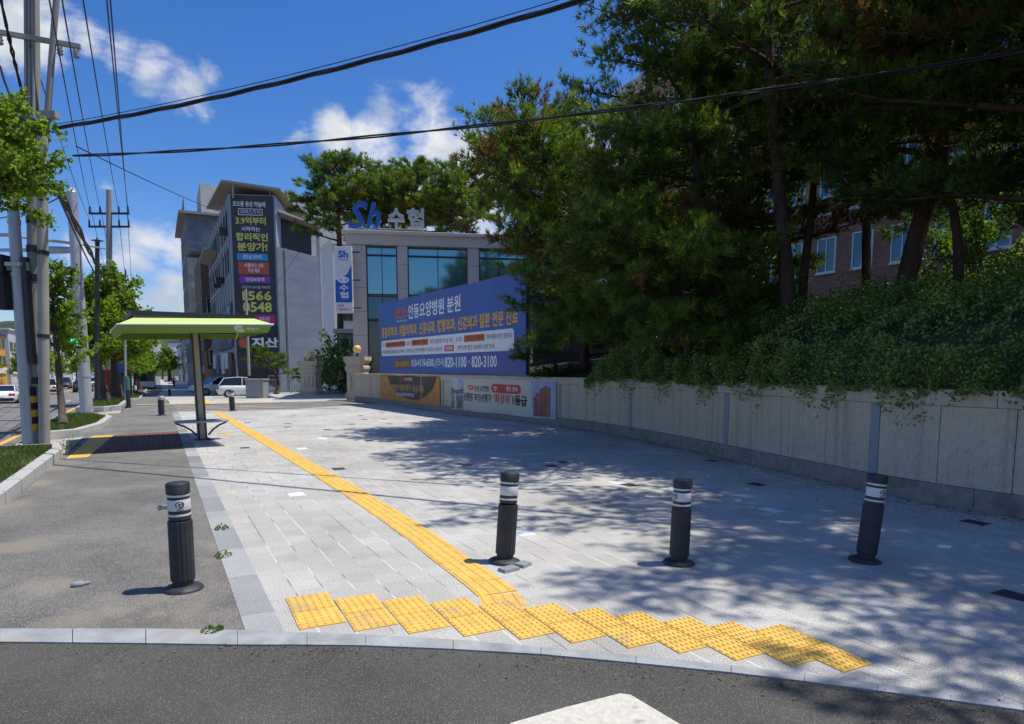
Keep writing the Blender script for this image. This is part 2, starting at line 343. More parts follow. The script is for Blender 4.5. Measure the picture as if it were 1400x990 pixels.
def paving_mat(name, w, h, base, acc=.006, var=.09, joint=(.50, .485, .45), rot=True, speck=.22, jw=.005, rowline=0, cross=1.0):
    m = bpy.data.materials.new(name); m.use_nodes = True; t = m.node_tree; b = t.nodes['Principled BSDF']
    b.inputs['Roughness'].default_value = .8; b.inputs['Specular IOR Level'].default_value = .3
    c = N(t, 'ShaderNodeTexCoord'); v = c.outputs['Object']
    mp = N(t, 'ShaderNodeMapping'); mp.inputs['Rotation'].default_value = (0, 0, R(90) if rot else 0); mp.inputs['Location'].default_value = (50, 50, 0); t.links.new(v, mp.inputs[0])
    br = N(t, 'ShaderNodeTexBrick'); br.offset = .5; br.inputs['Scale'].default_value = 1; br.inputs['Brick Width'].default_value = w; br.inputs['Row Height'].default_value = h
    br.inputs['Mortar Size'].default_value = jw; br.inputs['Mortar Smooth'].default_value = .1; br.inputs['Bias'].default_value = 0
    br.inputs['Color1'].default_value = (0, 0, 0, 1); br.inputs['Color2'].default_value = (1, 1, 1, 1); br.inputs['Mortar'].default_value = (.5, .5, .5, 1)
    t.links.new(mp.outputs[0], br.inputs['Vector'])
    rv = N(t, 'ShaderNodeSeparateColor'); t.links.new(br.outputs['Color'], rv.inputs[0]); rnd = rv.outputs[0]
    col = mixc(t, rnd, tuple(k * (1 - var) for k in base), tuple(min(1, k * (1 + var)) for k in base))
    n2 = N(t, 'ShaderNodeTexNoise'); n2.inputs['Scale'].default_value = 120; n2.inputs['Detail'].default_value = 2; t.links.new(v, n2.inputs['Vector'])
    s2 = N(t, 'ShaderNodeMapRange'); t.links.new(n2.outputs[0], s2.inputs[0]); s2.inputs[1].default_value = .32; s2.inputs[2].default_value = .68
    col = mixc(t, 1, col, mixc(t, s2.outputs[0], (1 - speck,) * 3, (1 + speck,) * 3), 'MULTIPLY')
    n1 = N(t, 'ShaderNodeTexNoise'); n1.inputs['Scale'].default_value = .55; n1.inputs['Detail'].default_value = 8; n1.inputs['Roughness'].default_value = .65; t.links.new(v, n1.inputs['Vector'])
    s1 = N(t, 'ShaderNodeMapRange'); t.links.new(n1.outputs[0], s1.inputs[0]); s1.inputs[1].default_value = .35; s1.inputs[2].default_value = .68
    col = mixc(t, 1, col, mixc(t, s1.outputs[0], (.74, .73, .70), (1.06, 1.06, 1.06)), 'MULTIPLY')
    vg = N(t, 'ShaderNodeTexVoronoi'); vg.inputs['Scale'].default_value = 1.6; t.links.new(v, vg.inputs['Vector'])
    gs_ = N(t, 'ShaderNodeMapRange'); t.links.new(vg.outputs['Distance'], gs_.inputs[0]); gs_.inputs[1].default_value = .05; gs_.inputs[2].default_value = .03
    gc_ = N(t, 'ShaderNodeSeparateColor'); t.links.new(vg.outputs['Color'], gc_.inputs[0])
    col = mixc(t, mth(t, 'MULTIPLY', mth(t, 'MULTIPLY', gs_.outputs[0], mth(t, 'GREATER_THAN', gc_.outputs[0], .6)), .45), col, (.12, .115, .105))
    if acc:
        col = mixc(t, mth(t, 'GREATER_THAN', rnd, 1 - acc), col, (.045, .045, .05))
        col = mixc(t, mth(t, 'LESS_THAN', rnd, acc * 1.1), col, (.72, .72, .71))
    n5 = N(t, 'ShaderNodeTexNoise'); n5.inputs['Scale'].default_value = 1.3; n5.inputs['Detail'].default_value = 4; t.links.new(v, n5.inputs['Vector'])
    jc = mixc(t, n5.outputs[0], tuple(k * .45 for k in joint), tuple(min(1, k * 1.45) for k in joint))
    col = mixc(t, mth(t, 'MULTIPLY', br.outputs['Fac'], cross), col, jc)
    if rowline:
        sx = N(t, 'ShaderNodeSeparateXYZ'); t.links.new(mp.outputs[0], sx.inputs[0])
        ln = mth(t, 'LESS_THAN', mth(t, 'PINGPONG', sx.outputs[1], rowline / 2), .0055)
        n6 = N(t, 'ShaderNodeTexNoise'); n6.inputs['Scale'].default_value = 2.1; n6.inputs['Detail'].default_value = 5; t.links.new(v, n6.inputs['Vector'])
        m6 = N(t, 'ShaderNodeMapRange'); t.links.new(n6.outputs[0], m6.inputs[0]); m6.inputs[1].default_value = .42; m6.inputs[2].default_value = .58
        col = mixc(t, mth(t, 'MULTIPLY', ln, .85), col, mixc(t, m6.outputs[0], (.20, .19, .175), (.66, .65, .62)))
    t.links.new(col, b.inputs['Base Color'])
    bp = N(t, 'ShaderNodeBump'); bp.inputs['Strength'].default_value = .5; bp.inputs['Distance'].default_value = .006; bp.invert = True
    t.links.new(mth(t, 'ADD', br.outputs['Fac'], mth(t, 'MULTIPLY', n2.outputs[0], -.08)), bp.inputs['Height']); t.links.new(bp.outputs[0], b.inputs['Normal'])
    return m
SANDB = [(p.x, p.y, q) for p, q in ((gp(160, 832), .30), (gp(215, 838), .25), (gp(110, 842), .2), (gp(292, 765), .28), (gp(300, 840), .2), (gp(280, 700), .22), (gp(262, 640), .3), (gp(250, 615), .35), (gp(30, 745), .35), (gp(60, 800), .25), (gp(15, 690), .28), (gp(45, 662), .28), (gp(75, 640), .25))]
M['asph_front'] = asphalt('dark_asphalt', (.104, .100, .090), speck=.30)
M['asph_path'] = asphalt('worn_asphalt', (.190, .185, .172), sand=(.36, .32, .25), sthr=.52, speck=.35)
M['asph_road'] = asphalt('road_asphalt', (.20, .192, .18), speck=.25)
M['pave'] = paving_mat('granite_paving', .26, .2, (.49, .48, .452), jw=.005, joint=(.40, .39, .37), var=.07, speck=.48, rowline=.2, cross=.6)
M['slab'] = paving_mat('edge_slabs', .9, 5.0, (.33, .34, .345), acc=0, var=.28, joint=(.3, .28, .24), speck=.3)
M['redpave'] = paving_mat('red_paving', .2, .1, (.19, .07, .055), acc=0, var=.25, joint=(.2, .17, .14), speck=.15)
M['tact'] = pm('tactile_yellow', (.72, .455, .10), .72, .16, 9, .2, bscale=150, detail=8, col2=(.52, .37, .14), c2thr=.56)
M['grassbase'] = pm('soil_grass', (.075, .085, .03), .95, .35, 6, .4)
M['soil'] = pm('soil', (.06, .048, .03), .95, .35, 5, .5)
M['sandc'] = pm('sandy_concrete', (.42, .38, .31), .9, .14, 3, .2)
M['kerb'] = pm('kerb_granite', (.44, .44, .43), .85, .14, 60, .15, detail=3, col2=(.33, .32, .29), c2thr=.6)
M['rmark'] = pm('road_marking', (.62, .60, .52), .8, .16, 30, .5, detail=8, bscale=180, col2=(.34, .325, .28), c2thr=.60)
M['ymark'] = pm('yellow_marking', (.68, .40, .06), .7, .14, 14, .2)
M['far'] = pm('far_ground', (.18, .17, .14), .95, .2, .05)

def sheet(name, x0, x1, y0, y1, z, mat, step=4.0):
    b = MB(); ys = list(np.arange(y0, y1, step)) + [y1]; vs = []
    for y in ys: vs += [(x0, y, gz(y) + z), (x1, y, gz(y) + z)]
    b.add(vs, [(2 * i, 2 * i + 1, 2 * i + 3, 2 * i + 2) for i in range(len(ys) - 1)])
    return struct(b.build(name, mat))
# base terrain: one sheet to the horizon
b = MB(); ys = [-900, -100, -20, 0, 38, 45, 52, 60, 100, 150, 200, 300, 500, 900, 2500]; vs = []
for y in ys: vs += [(-2500, y, gz(y) - .35), (2500, y, gz(y) - .35)]
b.add(vs, [(2 * i, 2 * i + 1, 2 * i + 3, 2 * i + 2) for i in range(len(ys) - 1)])
struct(b.build('ground', M['far']))
ROADX0, ROADX1 = -19.0, -2.95
sheet('road', ROADX0, ROADX1, -40, 420, -.13, M['asph_road'])
sheet('pavement_opposite', -24, ROADX0 - .02, -40, 420, 0.0, M['pave'])
# granite border curve between the drive in front and the paving
TOPC = [gp(*p) for p in [(-260, 862), (0, 860), (200, 860), (325, 862), (420, 865), (500, 868), (620, 875), (740, 885), (870, 897), (1000, 910), (1100, 922), (1200, 935), (1300, 950), (1400, 965), (1560, 992)]]
BOTC = [gp(*p) for p in [(-260, 880), (0, 878), (200, 880), (325, 882), (420, 882), (500, 883), (620, 888), (740, 895), (870, 907), (1000, 920), (1100, 932), (1200, 945), (1300, 958), (1400, 972), (1560, 999)]]
b = MB(); n = len(TOPC)
EX = [(-2.95, TOPC[0].y + .05)]
fr = [(-12, -14, 0), (14, -14, 0), (14, -1.0, 0), (BOTC[-1].x + 1.0, BOTC[-1].y - .6, 0)] + [(p.x, p.y, -.006) for p in reversed(BOTC)] + [(-2.2, BOTC[0].y + .3, -.006), (-12, BOTC[0].y + .3, -.10)]
b.add([(x, y, min(z, -.006) - (0 if x > -2.5 else .0)) for x, y, z in fr], [tuple(range(len(fr)))])
struct(b.build('driveway', M['asph_front']))
# stones of the border
def lerp(a, c, t): return a + (c - a) * t
b = MB(); jm = MB()
for i in range(n - 1):
    seg = max(1, round((TOPC[i + 1] - TOPC[i]).length / .55)) if i > 0 else 3
    for k in range(seg):
        t0, t1 = k / seg, (k + 1) / seg - .006
        q = [lerp(BOTC[i], BOTC[i + 1], t0), lerp(BOTC[i], BOTC[i + 1], t1), lerp(TOPC[i], TOPC[i + 1], t1), lerp(TOPC[i], TOPC[i + 1], t0)]
        b.add([(p.x, p.y, .004) for p in q] + [(p.x, p.y, -.12) for p in q], [(0, 1, 2, 3), (4, 5, 1, 0), (5, 6, 2, 1), (7, 4, 0, 3)])
M['border'] = pm('border_granite', (.31, .325, .335), .8, .26, 5, .2, bscale=110, detail=9, col2=(.36, .325, .26), c2thr=.56)
struct(b.build('granite_kerb_border', M['border']))
# asphalt path (up to the crossing)
PX0, PX1 = -1.60, .40
def topy(x):
    for a, c in zip(TOPC, TOPC[1:]):
        if a.x <= x <= c.x: return a.y + (c.y - a.y) * (x - a.x) / (c.x - a.x)
    return TOPC[0].y if x < TOPC[0].x else TOPC[-1].y
pl = [(x, topy(x)) for x in (-2.2, -1.6, -1.0, -.4, .1, PX1)]
b = MB(); b.add([(x, y, -.003) for x, y in pl] + [(PX1, 28, -.003), (PX0 - .02, 28, -.003), (PX0 - .02, 10, -.003), (-2.2, 9.0, -.003)], [tuple(range(len(pl) + 4))]); struct(b.build('path', M['asph_path']))
# edge slabs along the path
b = MB(); b.add([(PX1, topy(PX1), .001), (.61, topy(.61), .001), (.61, 28, .001), (PX1, 28, .001)], [(0, 1, 2, 3)]); struct(b.build('edge_slab_row', M['slab']))
# wall line
wpts = [(480, 548), (520, 552), (560, 557), (600, 563), (660, 570.5), (725, 577.5), (780, 584.5), (840, 594), (920, 610), (1000, 628.5), (1100, 651), (1200, 674.5), (1300, 692.5), (1400, 709)]
wb = [gp(*p) for p in reversed(wpts)]
wb = [Vector((wb[0].x + .25, -8, 0)), Vector((wb[0].x + .1, -2, 0)), Vector((wb[0].x + .02, wb[0].y - 2, 0))] + wb
def catmull(P, per=8):
    out = []
    for i in range(len(P) - 1):
        p0, p1, p2, p3 = P[max(i - 1, 0)], P[i], P[i + 1], P[min(i + 2, len(P) - 1)]
        for k in range(per):
            t = k / per
            out.append(.5 * ((2 * p1) + (p2 - p0) * t + (2 * p0 - 5 * p1 + 4 * p2 - p3) * t * t + (3 * p1 - p0 - 3 * p2 + p3) * t ** 3))
    return out + [P[-1]]
WC = catmull(wb)
for _ in range(14): WC = [WC[0]] + [(WC[i - 1] + WC[i] * 2 + WC[i + 1]) / 4 for i in range(1, len(WC) - 1)] + [WC[-1]]
WS = [0.0]
for a, c in zip(WC, WC[1:]): WS.append(WS[-1] + (c - a).length)
WLEN = WS[-1]
def wall_at(s):
    """point on the wall's foot and its normal towards the street"""
    s = min(max(s, 0), WLEN - 1e-4); i = int(np.searchsorted(WS, s, 'right')) - 1
    t = (s - WS[i]) / (WS[i + 1] - WS[i]); p = WC[i].lerp(WC[i + 1], t); tg = (WC[i + 1] - WC[i]).normalized()
    return p, Vector((-tg.y, tg.x, 0))
def wfn(s, z, off=0): p, nn = wall_at(s); return Vector((p.x, p.y, z)) + nn * off
WPX = [proj(p)[0] for p in WC]
def s_of_px(px):
    pairs = [(q, s) for q, s, p in zip(WPX, WS, WC) if depth(p) > 2]
    pairs.sort(); return float(np.interp(px, [q for q, _ in pairs], [s for _, s in pairs]))
# paving up to the wall
b = MB()
poly = [(.61, topy(.61))] + [(p.x, p.y) for p in TOPC if p.x > .75] + [(9.4, TOPC[-1].y - 4)]
poly += [(wall_at(s)[0].x + .1, wall_at(s)[0].y) for s in np.linspace(4.0, WLEN, 40)] + [(9.0, 30.0), (4.0, 27.4), (.61, 28.0)]
b.add([(x, y, 0) for x, y in poly], [tuple(range(len(poly)))]); struct(b.build('pavement', M['pave']))
# beyond: drive crossing and further pavement
b = MB(); b.add([(-1.2, 28, -.008), (PX1, 28, -.008), (4, 27.4, -.004), (9.0, 30, -.006), (22, 33, -.006), (22, 38, -.004), (8.4, 37.9, -.004), (5, 33.4, -.004), (-1.2, 33.5, -.006)], [tuple(range(9))]); struct(b.build('drive_crossing', M['asph_path']))
for k, (y0, y1, x0, x1) in enumerate([(27.6, 27.85, .5, 6.4), (32.9, 33.3, .2, 5.0)]):
    b = MB(); b.add([(x0, y0 + .35, gz(y0) + .012), (x1, y0 + (-.4 if k == 0 else 0), gz(y0) + .012), (x1, y1 + (-.4 if k == 0 else 0), gz(y1) + .012), (x0, y1 + .35, gz(y1) + .012)], [(0, 1, 2, 3)]); struct(b.build('crossing_kerb', M['sandc']))
for k in range(3):
    y = 29.0 + k * 1.1; b = MB(); b.add([(.6, y, .004 - .02 * 0), (4.6, y - .2, .004), (4.6, y + .12, .004), (.6, y + .3, .004)], [(0, 1, 2, 3)]); struct(b.build('crossing_line', M['sandc']))
sheet('path', -1.3, PX1, 33.5, 260, .0, M['asph_path'])
sheet('pavement', PX1 + .02, 30, 33.5, 64.0, .004, M['pave'])
sheet('pavement', PX1 + .02, 6.5, 64.02, 260, .004, M['pave'])
# red waiting patch with tactile edge
b = MB(); b.add([(-1.18, 14.7, .004), (PX1 - .01, 15.3, .004), (PX1 - .01, 19.2, .004), (-1.0, 18.7, .004)], [(0, 1, 2, 3)]); struct(b.build('red_paving', M['redpave']))
b = MB(); b.add([(-1.52, 14.2, .002), (-1.19, 14.3, .002), (-1.01, 18.8, .002), (-1.44, 18.8, .002)], [(0, 1, 2, 3)]); struct(b.build('tactile_strip', M['tact']))
b = MB(); b.add([(-1.18, 14.3, .002), (PX1 - .01, 14.8, .002), (PX1 - .01, 15.08, .002), (-1.18, 14.58, .002)], [(0, 1, 2, 3)]); 
# landing between the two grass beds
b = MB(); b.add([(-2.95, 15.6, -.12), (-1.56, 15.2, -.002), (-1.46, 18.9, -.002), (-2.95, 18.9, -.12)], [(0, 1, 2, 3)]); struct(b.build('apron', M['sandc']))
# tactile paving: real studs and bars
def tile_pts(x0, y0, ux, uy, w, l):
    return lambda a, c, z: (x0 + ux[0] * a * w + uy[0] * c * l, y0 + ux[1] * a * w + uy[1] * c * l, z)
b = MB()
def slab_tile(f, z1=.007):
    e = .012
    b.add([f(e, e, z1), f(1 - e, e, z1), f(1 - e, 1 - e, z1), f(e, 1 - e, z1), f(e, e, -.01), f(1 - e, e, -.01), f(1 - e, 1 - e, -.01), f(e, 1 - e, -.01)], [(0, 1, 2, 3), (4, 5, 1, 0), (5, 6, 2, 1), (6, 7, 3, 2), (7, 4, 0, 3)])
def stud_tile(f):
    slab_tile(f)
    for i in range(6):
        for j in range(6):
            cx, cy = (i + .5) / 6, (j + .5) / 6; rings = ((.060, .007), (.050, .0130), (.030, .0148)); vs = []
            for rr_, z in rings:
                for k in range(8): a = 2 * PI * k / 8; vs.append(f(cx + rr_ * math.cos(a), cy + rr_ * math.sin(a), z))
            fs = [(r * 8 + k, r * 8 + (k + 1) % 8, r * 8 + 8 + (k + 1) % 8, r * 8 + 8 + k) for r in range(2) for k in range(8)] + [tuple(range(16, 24))]
            b.add(vs, fs, 0, True)
def bar_tile(f):
    slab_tile(f)
    for i in range(4):
        c0, c1 = (i + .22) / 4, (i + .78) / 4; z0, z1 = .007, .0125
        b.add([f(c0, .03, z0), f(c1, .03, z0), f(c1, .97, z0), f(c0, .97, z0), f(c0 + .025, .05, z1), f(c1 - .025, .05, z1), f(c1 - .025, .95, z1), f(c0 + .025, .95, z1)], [(0, 1, 5, 4), (1, 2, 6, 5), (2, 3, 7, 6), (3, 0, 4, 7), (4, 5, 6, 7)])
cols = [gp(*p) for p in [(409, 862.6), (485, 865), (559, 868), (635, 872), (712, 876), (782, 881), (860, 888), (930, 895), (1007, 905), (1084, 913), (1155, 921), (1199, 915)]]
for i in range(11):
    p = cols[i]; w = (cols[i + 1].x - p.x) if i < 10 else .235
    for k in range(2): stud_tile(tile_pts(p.x + k * .0095, p.y + .004 + k * .318, (1, -.02), (.03, 1), w, .314))
struct(b.build('tactile_warning_tiles', M['tact']))
b = MB()
gc = catmull([gp(*p) for p in [(694, 832), (676, 808), (609, 759), (563, 725), (483, 673.6), (428, 641), (385, 616), (343, 591), (297, 564)]], 10)
gs = [0]
for a, c in zip(gc, gc[1:]): gs.append(gs[-1] + (c - a).length)
k = 0; gpos = lambda s: Vector((np.interp(s, gs, [p.x for p in gc]), np.interp(s, gs, [p.y for p in gc]), 0))
while (k + 1) * .3 < gs[-1]:
    p, q = gpos(k * .3), gpos(k * .3 + .3); d = (q - p).normalized(); u = Vector((d.y, -d.x, 0))
    o = p - u * .155; ft = tile_pts(o.x, o.y, (u.x, u.y), (d.x, d.y), .31, .3); bar_tile(ft if k else (lambda a, c, z: ft(a, c, z - .0062))); k += 1
p0 = gp(306, 593.5); p1 = gp(358, 589)
d = (p1 - p0).normalized(); u = Vector((-d.y, d.x, 0)); k = 0
while k * .3 < (p1 - p0).length:
    o = p0 + d * k * .3
    if not (abs(o.x + .15 - gpos(13.3).x) < .4): bar_tile(tile_pts(o.x, o.y, (d.x, d.y), (u.x, u.y), .3, .3))
    k += 1
struct(b.build('tactile_guide_tiles', M['tact']))
b = MB()
for (x0, y0, x1, y1) in ((1.6, 33.9, 2.2, 34.5), (1.6, 34.5, 2.2, 38.0), (-.9, 33.8, 1.6, 34.15), (2.2, 33.8, 5.0, 34.1)):
    b.add([(x0, y0, gz(y0) + .009), (x1, y0, gz(y0) + .009), (x1, y1, gz(y1) + .009), (x0, y1, gz(y1) + .009)], [(0, 1, 2, 3)])
struct(b.build('tactile_tiles', M['tact']))
# white marking on the drive
q = [gp(*p) for p in [(697, 989), (770, 968), (848, 948), (862, 950), (931, 991), (1010, 1040), (760, 1060)]]
b = MB(); b.add([(p.x, p.y, .001) for p in q], [tuple(range(len(q)))]); struct(b.build('crosswalk_marking', M['rmark']))
# lane lines on the road
for nm, x, w, dash, mt in (('edge_line', -3.35, .14, None, 'ymark'), ('lane_line', -6.4, .14, (3, 5), 'rmark'), ('centre_line', -10.0, .14, None, 'ymark'), ('centre_line', -10.3, .14, None, 'ymark'), ('lane_line', -13.6, .14, (3, 5), 'rmark'), ('edge_line', -17.6, .14, None, 'rmark')):
    b = MB(); y = 6.0
    while y < 300:
        L = dash[0] if dash else 6.0
        if dash or y > 14: b.add([(x, y, gz(y) - .126), (x + w, y, gz(y) - .126), (x + w, y + L, gz(y + L) - .126), (x, y + L, gz(y + L) - .126)], [(0, 1, 2, 3)])
        y += L + (dash[1] if dash else 0)
    struct(b.build(nm, M[mt]))
# kerb beds with grass
def bed(poly, hk, mats_soil, kw=.16):
    """granite kerb ring round a soil patch"""
    n = len(poly); c = Vector((sum(p[0] for p in poly) / n, sum(p[1] for p in poly) / n, 0)); kb = MB(); inner = []
    for i in range(n):
        a, p, q = Vector((*poly[i - 1], 0)), Vector((*poly[i], 0)), Vector((*poly[(i + 1) % n], 0))
        d1 = (p - a).normalized(); d2 = (q - p).normalized(); nn = Vector((-(d1 + d2).y, (d1 + d2).x, 0)).normalized()
        if nn.dot(c - p) < 0: nn = -nn
        inner.append(p + nn * kw)
    for i in range(n):
        j = (i + 1) % n; p, q = poly[i], poly[j]; L = math.hypot(q[0] - p[0], q[1] - p[1]); k = max(1, round(L / .95))
        for m_ in range(k):
            t0, t1 = m_ / k, (m_ + 1) / k - .006
            A = [(p[0] + (q[0] - p[0]) * t, p[1] + (q[1] - p[1]) * t) for t in (t0, t1)]; B = [inner[i].lerp(inner[j], t) for t in (t0, t1)]
            z = [gz(A[0][1]), gz(A[1][1])]
            kb.add([(*A[0], z[0] - .2), (*A[1], z[1] - .2), (*A[1], z[1] + hk - .015), (*A[0], z[0] + hk - .015), (A[0][0] + (B[0].x - A[0][0]) * .1, A[0][1] + (B[0].y - A[0][1]) * .1, z[0] + hk), (A[1][0] + (B[1].x - A[1][0]) * .1, A[1][1] + (B[1].y - A[1][1]) * .1, z[1] + hk),
                    (B[1].x, B[1].y, z[1] + hk), (B[0].x, B[0].y, z[0] + hk), (B[1].x, B[1].y, z[1] - .2), (B[0].x, B[0].y, z[0] - .2)], [(0, 1, 2, 3), (3, 2, 5, 4), (4, 5, 6, 7), (7, 6, 8, 9), (0, 3, 4, 7, 9), (1, 8, 6, 5, 2)])
    struct(kb.build('kerb', M['kerb']))
    sb = MB(); sb.add([(p.x, p.y, gz(p.y) + hk - .03) for p in inner], [tuple(range(n))]); struct(sb.build('planting_soil', M['grassbase']))
    return [(p.x, p.y) for p in inner]
BED1 = bed([(-2.85, 5.6), (-1.9, 5.6), (-1.66, 9.7), (-1.60, 14.6), (-1.75, 15.5), (-2.85, 15.5)], .17, None)
BED2 = bed([(-2.85, 19.3), (-2.4, 18.75), (-1.75, 19.2), (-1.38, 21.2), (-1.32, 24.2), (-1.7, 25.6), (-2.85, 25.8)], .15, None)
BED3 = bed([(-2.85, 30.5), (-1.9, 30.2), (-1.35, 31.5), (-1.25, 38), (-1.25, 50), (-1.25, 64), (-1.25, 120), (-2.85, 120), (-2.85, 64), (-2.85, 50), (-2.85, 38)], .14, None)
b = MB(); b.add([(-2.95, 25.85, -.1), (-1.3, 25.7, -.003), (-1.3, 30.2, -.02), (-2.95, 30.2, -.12)], [(0, 1, 2, 3)]); struct(b.build('apron', M['sandc']))
# ------------------------------------------------------------ the stone wall
M['gran_wall'] = pm('grey_granite_wall', (.55, .465, .34), .82, .13, 40, .12, detail=4, bscale=160, col2=(.45, .375, .27), c2thr=.56, stretch=(1, 1, .5))
def streaks(m, amt=.28, sc=5.5):
    t = m.node_tree; b_ = t.nodes['Principled BSDF']; lk = b_.inputs['Base Color'].links[0]; src = lk.from_socket
    c_ = N(t, 'ShaderNodeTexCoord'); mp_ = N(t, 'ShaderNodeMapping'); mp_.inputs['Scale'].default_value = (1, 1, .045); t.links.new(c_.outputs['Object'], mp_.inputs[0])
    n_ = N(t, 'ShaderNodeTexNoise'); n_.inputs['Scale'].default_value = sc; n_.inputs['Detail'].default_value = 7; n_.inputs['Roughness'].default_value = .7; t.links.new(mp_.outputs[0], n_.inputs['Vector'])
    r_ = N(t, 'ShaderNodeMapRange'); t.links.new(n_.outputs[0], r_.inputs[0]); r_.inputs[1].default_value = .5; r_.inputs[2].default_value = .72
    t.links.new(mixc(t, mth(t, 'MULTIPLY', r_.outputs[0], amt * 2), src, (.14, .125, .10)), b_.inputs['Base Color'])
streaks(M['gran_wall']); streaks(M['conc'], .2); 
M['gran_base'] = pm('damp_granite', (.26, .235, .20), .85, .2, 9, .15, bscale=120, col2=(.18, .155, .13), c2thr=.55)
M['gran_blue'] = pm('blue_granite', (.29, .305, .325), .8, .2, 90, .1)
WZ = 1.36
wall = thing('stone_wall', 'long curved grey granite retaining wall with blue stone strips below the hedge and trees', 'wall', (8, 10, 0))
b = MB(); cp = MB(); bs = MB()
def wbox(mb, s0, s1, z0, z1, o0, o1, mi=0):
    k = max(1, int((s1 - s0) / .5)); vs = []
    ss = np.linspace(s0, s1, k + 1)
    for s in ss: vs += [wfn(s, z0, o1), wfn(s, z1, o1), wfn(s, z1, o0), wfn(s, z0, o0)]
    fs = [(3, 2, 1, 0), tuple(4 * k + q for q in range(4))]
    for i in range(k):
        for q in range(4): fs.append((4 * i + q, 4 * i + (q + 1) % 4, 4 * i + 4 + (q + 1) % 4, 4 * i + 4 + q))
    mb.add(vs, fs, mi)
PIL = [s_of_px(p) for p in (1191, 991, 861, 765, 690, 606)] 
d0 = PIL[0]; PIL = [d0 - 6.6, d0 - 3.3] + PIL
edges = sorted(PIL)
cuts = [0.0] + edges + [WLEN - .5]
for i in range(len(cuts) - 1):
    a, c = cuts[i] + (.075 if i else 0), cuts[i + 1] - (.075 if i < len(cuts) - 2 else 0); k = max(1, round((c - a) / .86))
    for m_ in range(k):
        s0 = a + (c - a) * m_ / k + .004; s1 = a + (c - a) * (m_ + 1) / k - .004
        wbox(b, s0, s1, .245, 1.165, -.30, 0)
s = 0.0
while s < WLEN - .6:
    wbox(cp, s + .003, min(s + 1.72, WLEN - .5) - .003, 1.168, WZ, -.33, .02); s += 1.72
s = .5
while s < WLEN - .6:
    wbox(bs, s + .003, min(s + 1.3, WLEN - .5) - .003, -.2, .242, -.30, .03); s += 1.3
core = MB(); wbox(core, 0, WLEN - .55, -.2, 1.25, -.28, -.07)
core.build('core', M['gran_base'], wall, world=True)
b.build('panel_course', M['gran_wall'], wall, world=True, bevel=.004); cp.build('coping', M['gran_wall'], wall, world=True, bevel=.008); bs.build('base_course', M['gran_base'], wall, world=True, bevel=.005)
for s in PIL:
    p = MB(); wbox(p, s - .07, s + .07, .242, 1.166, -.28, .006); p.build('pilaster', M['gran_blue'], wall, world=True)

# ------------------------------------------------------------ billboard on the wall
def wline(s0, s1, off):
    a, na = wall_at(s0); c, nc = wall_at(s1); d = (a - c); L = d.length; d.normalize(); nn = Vector((d.y, -d.x, 0))
    if nn.x > 0: nn = -nn
    return c + nn * off, d, nn, L
M['board'] = pm('blue_board_print', (.052, .125, .37), .5, .12, .5, col2=(.085, .108, .33), c2thr=.48)
sL, sR = s_of_px(520), s_of_px(718)
o, d, nn, L = wline(sR, sL, -.02)
z0, z1 = 1.40, 4.48; Hb = z1 - z0
bb = thing('billboard', 'huge blue hospital advertising board with white and gold lettering standing on the wall', 'billboard', (o.x, o.y, 0))
fn = plane_fn(o + UP * z0, d, UP, nn)
b = MB(); 
def slabfn(mb, x0, y0, x1, y1, fn, o0, o1, mi=0):
    P_ = [fn(x, y, q) for q in (o0, o1) for x, y in ((x0, y0), (x1, y0), (x1, y1), (x0, y1))]
    mb.add(P_, [(3, 2, 1, 0), (4, 5, 6, 7), (0, 1, 5, 4), (1, 2, 6, 5), (2, 3, 7, 6), (3, 0, 4, 7)], mi)
slabfn(b, 0, 0, L * .395 - .012, Hb, fn, -.06, 0); slabfn(b, L * .395 + .012, 0, L, Hb, fn, -.06, 0)
b.build('panel', M['board'], bb, world=True)
b = MB(); slabfn(b, L * .395 - .014, 0, L * .395 + .014, Hb, fn, -.06, .004)
for yy in (0, Hb): slabfn(b, -.03, yy - .02, L + .03, yy + .02, fn, -.10, -.062)
for xx in (0.05, L * .25, L * .5, L * .75, L - .05): slabfn(b, xx - .03, -.1, xx + .03, Hb, fn, -.16, -.10)
b.build('frame', M['alu'], bb, world=True)
w = MB(); y = MB(); k_ = MB(); og = MB(); rd = MB()
X = lambda u: u * L
Y = lambda v: v * Hb
w.text('안동요양병원 분원', X(.275), Y(.715), X(.655), Y(.905), fn, .004, bold=.02)
y.text('통증의학과, 재활의학과, 신장내과, 정형외과, 신경외과 질환 전문 진료', X(.025), Y(.49), X(.965), Y(.655), fn, .004, bold=.03)
for (cx, cy, rx, ry, a0, a1) in ((.178, .80, .022, .055, 0, 360), (.262 - .012, .80, .022, .055, 0, 360), (.213, .785, .020, .05, 150, 390), (.213, .86, .018, .02, 0, 360), (.196, .87, .008, .03, 0, 360), (.232, .87, .008, .03, 0, 360)):
    og.ring(X(cx), Y(cy), X(rx), Y(ry), .085, fn, .004, a0=a0, a1=a1)
w.text('ANDONG MEDICAL GROUP', X(.168), Y(.70), X(.262), Y(.722), fn, .004, bold=.01)
w.rrect(X(.02), Y(.245), X(.945), Y(.465), .12, fn, .003)
for x0, x1, t in ((.065, .245, '통증의학과 전문의'), (.30, .43, '재활의학과 전문의'), (.675, .795, '신경외과 전문의')):
    og.rect(X(x0), Y(.362), X(x1), Y(.438), fn, .006); k_.text(t, X(x0 + .006), Y(.372), X(x1 - .006), Y(.428), fn, .009)
for x0, x1, t in ((.03, .058, '1과:'), (.255, .293, '2과:'), (.445, .605, '척추·관절통증 비수술 치료'), (.625, .668, '3과:'), (.803, .935, '치매·뇌졸중·파킨슨 집중치료')):
    k_.text(t, X(x0), Y(.372), X(x1), Y(.428), fn, .006, bold=.006)
